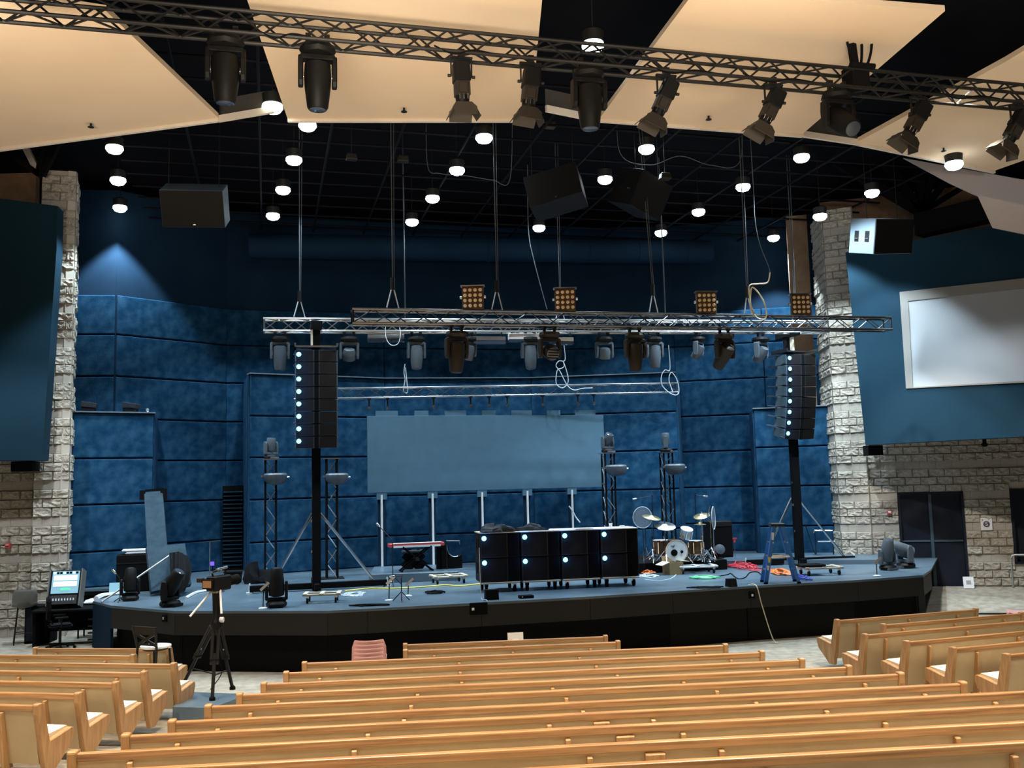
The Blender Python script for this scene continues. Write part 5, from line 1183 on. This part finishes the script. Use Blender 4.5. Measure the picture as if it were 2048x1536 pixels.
for k in range(5):
    a = 2 * PI * k / 5; lg = MB().bar((0, 0, .1), (.3 * math.cos(a), .3 * math.sin(a), .075), .045, .03).build('base_leg', M['black'], ch); MB().lathe([(.03, -.025), (.032, 0), (.03, .025)], 10, (.3 * math.cos(a), .3 * math.sin(a), .032), Matrix.Rotation(PI / 2, 3, 'Y')).build('caster', M['matt'], lg)
MB().rod((0, 0, .09), (0, 0, .45), .03).build('gas_lift', M['darkmetal'], ch); MB().box((0, 0, .5), (.5, .48, .09)).build('seat', M['cloth_black'], ch, bevel=.035, seg=2)
MB().prism([(-.2, .62), (.2, .62), (.25, .85), (.22, 1.08), (.12, 1.16), (-.12, 1.16), (-.22, 1.08), (-.25, .85)], .08, 'y', (0, -.24, 0)).build('backrest', M['cloth_black'], ch, bevel=.03, seg=2); MB().bar((0, -.1, .46), (0, -.27, .75), .06, .03).build('back_post', M['darkmetal'], ch)
for s in (-1, 1): MB().tube([(s * .24, .0, .48), (s * .29, 0, .6), (s * .29, 0, .68)], .018, 6).box((s * .29, 0, .7), (.06, .26, .03)).build('armrest', M['black'], ch)
# shell stool
sc_ = D(47, 1276, 22.1); sc_ = V((sc_.x, sc_.y, FZ)); hs = zat(1210, sc_) - FZ
s_ = thing('shell_stool', 'tall grey moulded shell stool standing against the stone wall', 'stool', sc_, .5)
def shell(r, m, z, sw=.46, sd=.42, sh=.36, th=.014):
    """moulded seat and back in one shell"""
    prof = [(.24, .0), (.16, -.02), (0, -.03), (-.12, -.02), (-.18, .03), (-.21, .12), (-.235, .24), (-.25, .34), (-.255, sh)]
    vs = []; nx = 6
    for y, zz in prof:
        for i in range(nx + 1):
            u = i / nx * 2 - 1; w_ = sw / 2 * (1 if zz < .2 else 1 - .18 * ((zz - .2) / (sh - .2)) ** 2)
            vs.append(V((u * w_, y * sd / .42 + (.05 * u * u if zz > .05 else 0), z + zz + .05 * u * u * (1 if zz < .1 else .2))))
    k = len(vs); n1 = nx + 1; m_ = len(prof)
    vs2 = [p + V((0, -.006, -th)) for p in vs]
    fs = [(j * n1 + i, j * n1 + i + 1, (j + 1) * n1 + i + 1, (j + 1) * n1 + i) for j in range(m_ - 1) for i in range(nx)]
    fs += [tuple(k + x for x in f[::-1]) for f in fs]
    rim = [i for i in range(n1)] + [j * n1 + nx for j in range(1, m_)] + [(m_ - 1) * n1 + i for i in range(nx - 1, -1, -1)] + [j * n1 for j in range(m_ - 2, 0, -1)]
    fs += [(rim[i], k + rim[i], k + rim[(i + 1) % len(rim)], rim[(i + 1) % len(rim)]) for i in range(len(rim))]
    return MB().add(vs + vs2, fs).build('shell', m, r, smooth=True)
shell(s_, M['shellgrey'], hs - .02, .52, .46, .38)
for x in (-1, 1):
    for y in (-1, 1): MB().rod((x * .2, y * .17, 0), (x * .13, y * .12, hs - .05), .014).build('leg', M['darkmetal'], s_)
for y in (-1, 1): MB().rod((-.19, y * .16, .25), (.19, y * .16, .25), .01).build('foot_bar', M['darkmetal'], s_)
cb_ = D(82, 1274, 22.35); o = thing('low_cabinet', 'black low cabinet between the shell stool and console desk', 'cabinet', V((cb_.x, cb_.y, FZ)), .1); MB().box((0, 0, .42), (.55, .5, .84)).build('cabinet_body', M['matt'], o, bevel=.01); MB().box((0, -.255, .42), (.48, .015, .72)).build('cabinet_door', M['door'], o)
c = G(178, 1196, SZ); c = V((c.x - .1, c.y + .9, FZ - .17)); o = thing('side_table', 'dark side table with clutter between the console and the stage', 'table', c, .1); MB().box((0, 0, .95), (1.0, .5, .04)).build('table_top', M['matt'], o)
for x in (-.45, .45):
    for y in (-.2, .2): MB().rod((x, y, 0), (x, y, .93), .02).build('leg', M['matt'], o)
heap('cloth', 'pale crumpled cloth lying on the side table by the console', 'cloth', c + V((-.05, -.05, .97)), .36, .16, .09, M['towel'], 14)
lp = G(240, 1196, SZ); o = thing('laptop', 'open laptop with a pale blue back standing on the stage corner', 'laptop', V((lp.x - .35, lp.y + .7, SZ)), .25)
MB().box((0, .12, .012), (.36, .25, .022)).build('laptop_base', M['alu'], o, bevel=.004); MB().box((0, -.01, .15), (.36, .014, .26), M=Matrix.Rotation(-.2, 3, 'X')).build('laptop_lid', M['scr_ui'], o, bevel=.004)
f = G(234, 1206, SZ); f = f + V((0, .15, 0)); boom('gooseneck microphone stand beside the laptop', f, [f + V((0, 0, .42)), f + V((-.04, 0, .55)), f + V((-.14, 0, .66))], m='darkmetal', tripod=.16, h0=.1)
tag(MB().tube([G(x, y, SZ) + V((0, 0, .02)) for x, y in ((192, 1199), (206, 1193), (232, 1190), (245, 1189))], .06, 6, 4).build('white_cloth_strip', M['towel'], None, smooth=True), 'white cloth strip rolled along the stage corner before the laptop', 'cloth')
o = thing('bottle', 'small clear bottle with an orange cap beside the laptop', 'bottle', G(205, 1192, SZ) + V((0, .5, 0))); MB().lathe([(.03, 0), (.033, .02), (.033, .13), (.015, .17), (.015, .19)], 12).build('bottle_body', M['paper'], o, smooth=True); MB().lathe([(.018, .19), (.018, .215)], 10).build('cap', M['orange'], o)

# ------------------------------------------------------------------ camera tripod on its platform
PZ = .3
pq = [G(345, 1409, PZ), G(424, 1411, PZ), G(497, 1384, PZ), G(385, 1380, PZ)]
tag(polyslab(pq, .06, PZ).build('camera_platform', M['deck'], None, bevel=.006), 'low black platform under the camera tripod in the aisle', 'platform')  # deck colour puts the bluish light on its top into the black platform
bpy.data.objects['camera_platform'].location.z = -0.03
tb = G(432, 1391, PZ - .03)
tr = thing('video_tripod', 'tall black video tripod with white pan bars standing on the platform', 'tripod', tb)
hz = zat(1252, tb) - tb.z; ah = zat(1185, tb) - tb.z
feet = [(G(365, 1374, PZ - .03) - tb), (G(465, 1379, PZ - .03) - tb), (G(405, 1402, PZ - .03) - tb)]
feet[2].x = .05; feet[2].y = -.35
for k, f in enumerate(feet):
    f.z = .02; top = V((f.x * .1, f.y * .1, hz)); md = f.lerp(top, .52); s_ = V((-f.y, f.x, 0)).normalized() * .045
    lg = MB()
    for q in (-1, 1): lg.rod(md + s_ * q - (top - f) * .05, top + s_ * q, .026)
    lg.rod(f, md + (top - f) * .1, .028); g_ = lg.build('leg', M['darkmetal'], tr, smooth=True)
    MB().bar(md - s_ * 1.5, md + s_ * 1.5, .05, .06).build('leg_lock', M['black'], g_); MB().lathe([(.05, -.02), (.05, .02), (.02, .05)], 10, f).build('rubber_foot', M['matt'], g_)
    MB().bar(f.lerp(top, .3), V((0, 0, hz * .3)), .02, .015).build('spreader', M['darkmetal'], tr)
MB().lathe([(.08, hz - .04), (.1, hz), (.09, hz + .08), (.06, hz + .12), (.07, ah - .08), (.08, ah)], 14).build('fluid_head', M['black'], tr, smooth=True)
MB().lathe([(.045, -.03), (.045, .03)], 12, (.09, -.02, hz + .1), Matrix.Rotation(PI / 2, 3, 'Y')).build('level_cap', M['white'], tr)
MB().rod((-.08, -.04, ah + .02), (D(380, 1233, tb.y - .35) - tb), .018).build('pan_bar', M['white'], tr, smooth=True); MB().rod((.07, -.05, ah + .05), (D(443, 1227, tb.y - .25) - tb), .018).build('pan_bar', M['white'], tr, smooth=True)
vc = thing('video_camera', 'video camera with side viewfinder mounted on the tall tripod', 'camera', tb + V((0, 0, ah + .01)), -.35)
MB().box((0, .05, .14), (.2, .42, .24)).build('camera_body', M['black'], vc, bevel=.02); MB().lathe([(.075, 0), (.085, .05), (.08, .22), (.09, .27)], 16, (0, .26, .15), Matrix.Rotation(-PI / 2, 3, 'X')).build('lens_barrel', M['matt'], vc, smooth=True)
MB().box((-.03, -.19, .14), (.2, .04, .15)).build('rear_screen_case', M['matt'], vc, bevel=.006); MB().box((-.03, -.214, .14), (.16, .008, .11)).build('rear_screen', M['viewfinder'], vc)
MB().tube([(0, -.1, .26), (0, -.1, .33), (0, .2, .34), (0, .2, .26)], .016, 6, 3).build('top_handle', M['darkmetal'], vc, smooth=True); MB().box((-.2, -.16, .2), (.1, .08, .07)).box((-.13, -.12, .21), (.06, .03, .03)).build('side_viewfinder', M['fixture_brown'], vc, bevel=.006)
MB().rod((.03, -.05, .36), (.03, .22, .38), .022).box((.0, .08, .35), (.05, .05, .05)).build('shotgun_microphone', M['steel'], vc); MB().box((0, .02, .0), (.12, .2, .03)).build('mount_plate', M['steel'], vc)
cable('tripod_cable', 'thin black cable hanging from the tripod to the carpet', [tb + V((.02, .1, hz - .1)), tb + V((-.05, .25, hz * .5)), tb + V((.0, .3, .3)), tb + V((-.2, .35, .03))], .008, M['matt'])

# ------------------------------------------------------------------ bistro stool with crossed back
bc = D(311, 1300, 16.35); bc = V((bc.x, bc.y, 0)); sh_ = zat(1293, bc); th_ = zat(1251, bc)
b = thing('bar_chair', 'tall black metal bar chair with a crossed back and round pale seat', 'chair', bc, -.42)
MB().lathe([(.22, -.02), (.255, -.005), (.25, .02), (.14, .035), (.01, .038)], 22, (0, 0, sh_)).build('seat', M['white'], b, smooth=True); MB().lathe([(.2, -.05), (.21, -.02)], 22, (0, 0, sh_)).build('seat_ring', M['darkmetal'], b)
for x in (-1, 1):
    MB().tube([(x * .22, .2, 0), (x * .17, .14, sh_ - .04)], .02).build('leg', M['darkmetal'], b); MB().tube([(x * .22, -.24, 0), (x * .21, -.19, sh_), (x * .25, -.26, th_)], .022, 8).lathe([(.02, 0), (.018, .02)], 8, (x * .25, -.26, th_)).build('back_leg', M['darkmetal'], b)
MB().box((0, -.25, th_ - .05), (.5, .025, .13)).build('top_slat', M['darkmetal'], b); 
for s in (-1, 1): MB().bar((s * .21, -.2, sh_ + .05), (-s * .22, -.25, th_ - .1), .02, .045).build('cross_bar', M['darkmetal'], b)
MB().box((0, -.2, sh_ + .06), (.36, .015, .03)).build('lower_slat', M['darkmetal'], b)
MB().tube([(.2 * math.cos(k * PI / 10), .2 * math.sin(k * PI / 10), sh_ * .62) for k in range(20)], .011, 6, 0, True).build('foot_ring', M['darkmetal'], b)
# pink stacked chairs
pc = D(739, 1300, 16.1); pc = V((pc.x, pc.y, 0)); ptop = zat(1276, pc)
for k in range(6):
    c_ = thing('stacking_chair', ('%s pink moulded chair of the stack in front of the stage, counted from the top' % ORD[k]), 'chair', pc + V((0, k * -.012, 0)), .12, 'stacked pink chairs')
    shell(c_, M['pink'], ptop - .36 - k * .062, .56, .46, .36)
    for x in (-1, 1):
        for y in (-1, 1): MB().rod((x * (.2 + .004 * k), y * .17, 0), (x * .16, y * .12, ptop - .42 - k * .062), .010).build('leg', M['darkmetal'], c_)
pc = D(2044, 1215, 19.3); pc = V((pc.x, pc.y, 0)); ptop = zat(1190, pc)
for k in range(3):
    c_ = thing('stacking_chair', ('%s pink moulded chair of the stack cut by the picture edge near the handrail' % ['top', 'middle', 'lowest'][k]), 'chair', pc, 1.2, 'pink chairs by the handrail')
    shell(c_, M['pink'], ptop - .36 - k * .062, .56, .46, .36)
    for x in (-1, 1):
        for y in (-1, 1): MB().rod((x * .2, y * .17, 0), (x * .16, y * .12, ptop - .42 - k * .062), .010).build('leg', M['darkmetal'], c_)

# ------------------------------------------------------------------ signs, alarms, handrail by the doors
def wall_thing(name, label, cat, px, py, off=.05):
    p = rwall(px, py); n = nrm(w0, w1); return thing(name, label, cat, p + n * off, RYAW)
o = wall_thing('wall_sign', 'white sign with a dark round symbol on the stone wall between doors and opening', 'sign', 1972, 1048)
MB().box((0, 0, 0), (.29, .02, .34)).build('sign_board', M['paper'], o)
MB().lathe([(.005, .004), (.085, .004), (.085, -.002)], 24, (0, -.012, 0), Matrix.Rotation(PI / 2, 3, 'X')).build('round_symbol', M['signink'], o)
cu = bpy.data.curves.new('sign_letter_curve', 'FONT'); cu.body = 'S'; cu.size = .15; cu.align_x = 'CENTER'; cu.align_y = 'CENTER'; cu.extrude = .002
to = bpy.data.objects.new('sign_text', cu); COL.objects.link(to); bpy.context.view_layer.update()
lm = bpy.data.meshes.new_from_object(to.evaluated_get(bpy.context.evaluated_depsgraph_get())); bpy.data.objects.remove(to)
so = put('sign_letter', lm, o, None, (0, -.019, 0)); so.rotation_euler = (PI / 2, 0, 0); lm.materials.clear(); lm.materials.append(M['paper'])
q = rwall(1928, 1168); o = thing('floor_notice', 'white paper notice leaning at the foot of the black double doors', 'notice', V((q.x, q.y - .3, ZR - .04)), RYAW); MB().box((0, .05, .17), (.27, .012, .32), M=Matrix.Rotation(-.2, 3, 'X')).build('notice_sheet', M['paper'], o); MB().box((0, .041, .18), (.12, .008, .1), M=Matrix.Rotation(-.2, 3, 'X')).build('faint_print', M['screen'], o)
o = wall_thing('fire_strobe', 'small red fire alarm strobe on the stone wall beside the double doors', 'alarm', 1778, 1025, .05); MB().box((0, -.03, 0), (.13, .08, .1), taper=.85).build('strobe_body', M['red'], o, bevel=.008); MB().box((0, -.075, .02), (.07, .02, .04)).build('strobe_lens', M['paper'], o)
c = D(18, 1091, 23.02); o = thing('fire_strobe', 'small red fire alarm strobe on the stone wall above the shell stool', 'alarm', c); MB().box((0, -.03, 0), (.13, .1, .11), taper=.85).build('strobe_body', M['red'], o, bevel=.008); MB().box((0, -.085, .02), (.07, .02, .04)).build('strobe_lens', M['pink'], o); MB().box((0, .1, 0), (.06, .22, .06)).build('back_box', M['red'], o)
h0 = D(2027, 1176, 23.6); o = thing('handrail', 'grey pipe handrail beginning at the picture edge before the dark opening', 'handrail', V((h0.x, h0.y, zat(1176, h0))), RYAW); hh = zat(1110, h0) - zat(1176, h0)
MB().tube([(0, 0, 0), (0, 0, hh - .1), (.02, 0, hh - .02), (.1, 0, hh), (2.5, 0, hh)], .024, 8).build('pipe', M['handpipe'], o, smooth=True); MB().rod((2.4, 0, 0), (2.4, 0, hh), .024).build('pipe_post', M['handpipe'], o)
# ledge items on the wing wall by the pillar
for px, lab, yw in ((178, 'dark wedge speaker standing first on the wing wall ledge by the pillar', .3), (262, 'dark wedge speaker standing second on the wing wall ledge', .0)):
    c = D(px, 815, 24.3 + (px - 140) / 165 * .9 + .1); o = thing('ledge_speaker', lab, 'loudspeaker', V((c.x, c.y, ZL[4] + .03)), yw)
    MB().prism([(-.19, .14), (-.17, .28), (.2, .22), (.17, .1)], .3, 'y').build('upper_case', M['cloth_grey'], o, bevel=.01); MB().prism([(-.16, .0), (.14, .0), (.16, .09), (-.18, .12)], .26, 'y').build('lower_case', M['black'], o, bevel=.01)
c = D(295, 820, 25.2); o = thing('ledge_fitting', 'small pale fitting at the end of the wing wall ledge', 'fitting', V((c.x, c.y, ZL[4] + .03))); MB().lathe([(.05, 0), (.03, .03), (.05, .07), (.06, .1), (.02, .12)], 12).build('fitting_body', M['alu'], o, smooth=True)
# ------------------------------------------------------------------ pews
PH = .82
END = MB().prism([(.02, 0), (.16, 0), (.46, .25), (.50, .37), (.49, .43), (.45, .445), (.075, .375), (-.055, .83), (-.075, .845), (-.15, .845), (-.165, .83), (-.15, .72)], .075, 'x').mesh('end_panel', bevel=.008); END.materials.append(M['oak_end'])
FIN = MB().prism([(-.178, .70), (-.172, .735), (-.115, .74), (.05, .06), (-.11, .06)], .045, 'x').mesh('brace_fin', bevel=.006); FIN.materials.append(M['oak_end'])
JOINT = MB().prism([(-.168, .30), (-.168, .735), (-.12, .74), (-.03, .3)], .16, 'x').mesh('joint_block', bevel=.006); JOINT.materials.append(M['oak_end'])
def pew(label, group, ref, yaw, y_ref, d_ref, pxL, pxR, divs, joints=()):
    P = D(ref, y_ref, d_ref); zt = P.z
    def at(px):        # where the upright plane of the rail meets a photograph column, at rail height
        lo, hi = -14.0, 14.0; u = V((math.cos(yaw), math.sin(yaw), 0))
        for _ in range(50):
            m = (lo + hi) / 2
            q = P + u * m; d = q - CP
            x_ = 1024 + FPX * d.dot(CR) / d.dot(CF) if d.dot(CF) > .5 else (9e9 if m > 0 else -9e9)
            if x_ < px: lo = m
            else: hi = m
        return lo
    u = V((math.cos(yaw), math.sin(yaw), 0)); a, b = at(pxL), at(pxR); L = b - a
    base = P + u * a; base.z = zt - PH
    o = thing('pew', label, 'pew', base, yaw, group)
    # local y: the rail top sits at y=-.11
    base2 = base - V((-math.sin(yaw), math.cos(yaw), 0)) * -.11; o.location = base2
    for x in (.037, L - .037): put('end_panel', END, o, None, (x, 0, 0))
    MB().prism([(-.138, PH - .066), (-.142, PH - .010), (-.136, PH), (-.075, PH), (-.068, PH - .01), (-.058, PH - .066)], L - .15, 'x', (L / 2, 0, 0)).build('top_rail', M['oak'], o, bevel=.004)
    MB().prism([(-.022 , .12), (.01, .12), (-.097, PH - .055), (-.130, PH - .055)], L - .15, 'x', (L / 2, 0, 0)).build('back_panel', M['tan'], o)
    MB().prism([(.03, .33), (.47, .37), (.47, .41), (.03, .37)], L - .15, 'x', (L / 2, 0, 0)).build('seat', M['oak'], o)
    MB().prism([(.03, .375), (.47, .412), (.475, .44), (.45, .46), (.03, .425)], L - .16, 'x', (L / 2, 0, 0)).build('seat_cushion', M['cushion'], o)
    for px in divs:
        x = at(px) - a
        if .12 < x < L - .12: put('brace_fin', FIN, o, None, (x, 0, 0))
    for px in joints:
        put('joint_block', JOINT, o, None, (at(px) - a, 0, 0))
    return o, P, u
YR = [1281, 1293, 1309, 1326.5, 1346, 1365, 1385, 1411, 1434, 1462.5, 1498, 1540]
XL = [806, 806, 604, 567, 522, 473, 410, 337, 244, 137, 30, -60]
XR = [1215, 1240, 1455, 1528, 1608, 1702, 1806, 1931, 2085, 2230, 2390, 2500]
DV = [(863, 1013, 1160), (868, 1025, 1180), (672, 918, 1158, 1392), (640, 920, 1191, 1460), (603, 923, 1233, 1533), (557, 835, 1104, 1365, 1623), (502, 822, 1131, 1431, 1726), (437, 808, 1164, 1509, 1845), (357, 736, 1097, 1304, 1649, 1985), (263, 709, 1134, 1363, 1765, 2150), (150, 677, 1177, 1439, 1908, 2320), (640, 1226, 1526, 2020)]
JT = [(), (), (), (), (), (), (), (), (1201,), (1248,), (1307,), (1380,)]
for k in range(12):
    o, P, u = pew('long oak pew of the middle block, %s row from the stage' % ORD[k], 'pews of the middle block', 1010, math.radians(5.9), YR[k], 16.58 - .9 * k, XL[k], XR[k], DV[k], JT[k])
    if k == 0:
        c = D(1032, 1276, 16.55); s_ = thing('paper_sheet', 'white sheet propped on the rail of the front middle pew', 'paper', P + u * (c.x - P.x) + V((0, .03, 0)), math.radians(5.9)); MB().box((0, .08, .03), (.27, .012, .16), M=Matrix.Rotation(-.2, 3, 'X')).build('sheet', M['paper'], s_); MB().box((0, .1, -.02), (.1, .12, .03)).build('fold', M['paper'], s_)
    if k == 10:
        c = D(1674, 1503, 7.9); nn = V((math.sin(math.radians(5.9)), -math.cos(math.radians(5.9)), 0)); q = P + u * ((c.x - P.x) / u.x)
        s_ = thing('name_plate', 'small metal plate fixed to the back of the second nearest middle pew', 'plate', q + V((0, 0, -.2)) + nn * .01, math.radians(5.9)); MB().box((0, 0, 0), (.12, .012, .045)).build('plate_body', M['steel'], s_); MB().box((0, -.008, 0), (.1, .004, .02)).build('engraving', M['darkmetal'], s_)
LY = [(250, 1297, 16.95, 68, 342, (116, 300)), (250, 1311, 16.05, -330, 271, (35, 213, -140)), (340, 1328, 15.15, -360, 352, (120, 291, -60, -230)), (280, 1345, 14.25, -380, 293, (41, 236, -160)), (225, 1366, 13.35, -420, 237, (-40, 170, -240)), (150, 1388, 12.45, -460, 162, (-140, 94)), (70, 1411, 11.55, -500, 81, (-250, 8))]
for k, (rx, ry, d, a_, b_, dv) in enumerate(LY):
    pew('oak pew of the side block below the stone pillar, %s row from the stage' % ORD[k], 'pews of the block by the console', rx, math.radians(-8.5 - k * .8), ry, d, a_, b_, dv)
RYS = [(1685, 1240, 18.0, 1671, 1954, (1713, 1815, 1912)), (1775, 1249, 17.2, 1763, 2046, (1803, 1907, 2005)), (1740, 1269, 16.3, 1726, 2300, (1768, 1931, 2100)), (1823, 1283, 15.55, 1809, 2340, (1855, 2033, 2200)), (1915, 1296, 14.9, 1902, 2380, (1950, 2140)), (2022, 1309, 14.2, 2009, 2420, (2065, 2250))]
for k, (rx, ry, d, a_, b_, dv) in enumerate(RYS):
    pew('oak pew of the side block towards the doors, %s row from the stage' % ORD[k], 'pews of the block by the doors', rx, math.radians(18.5), ry, d, a_, b_, dv)
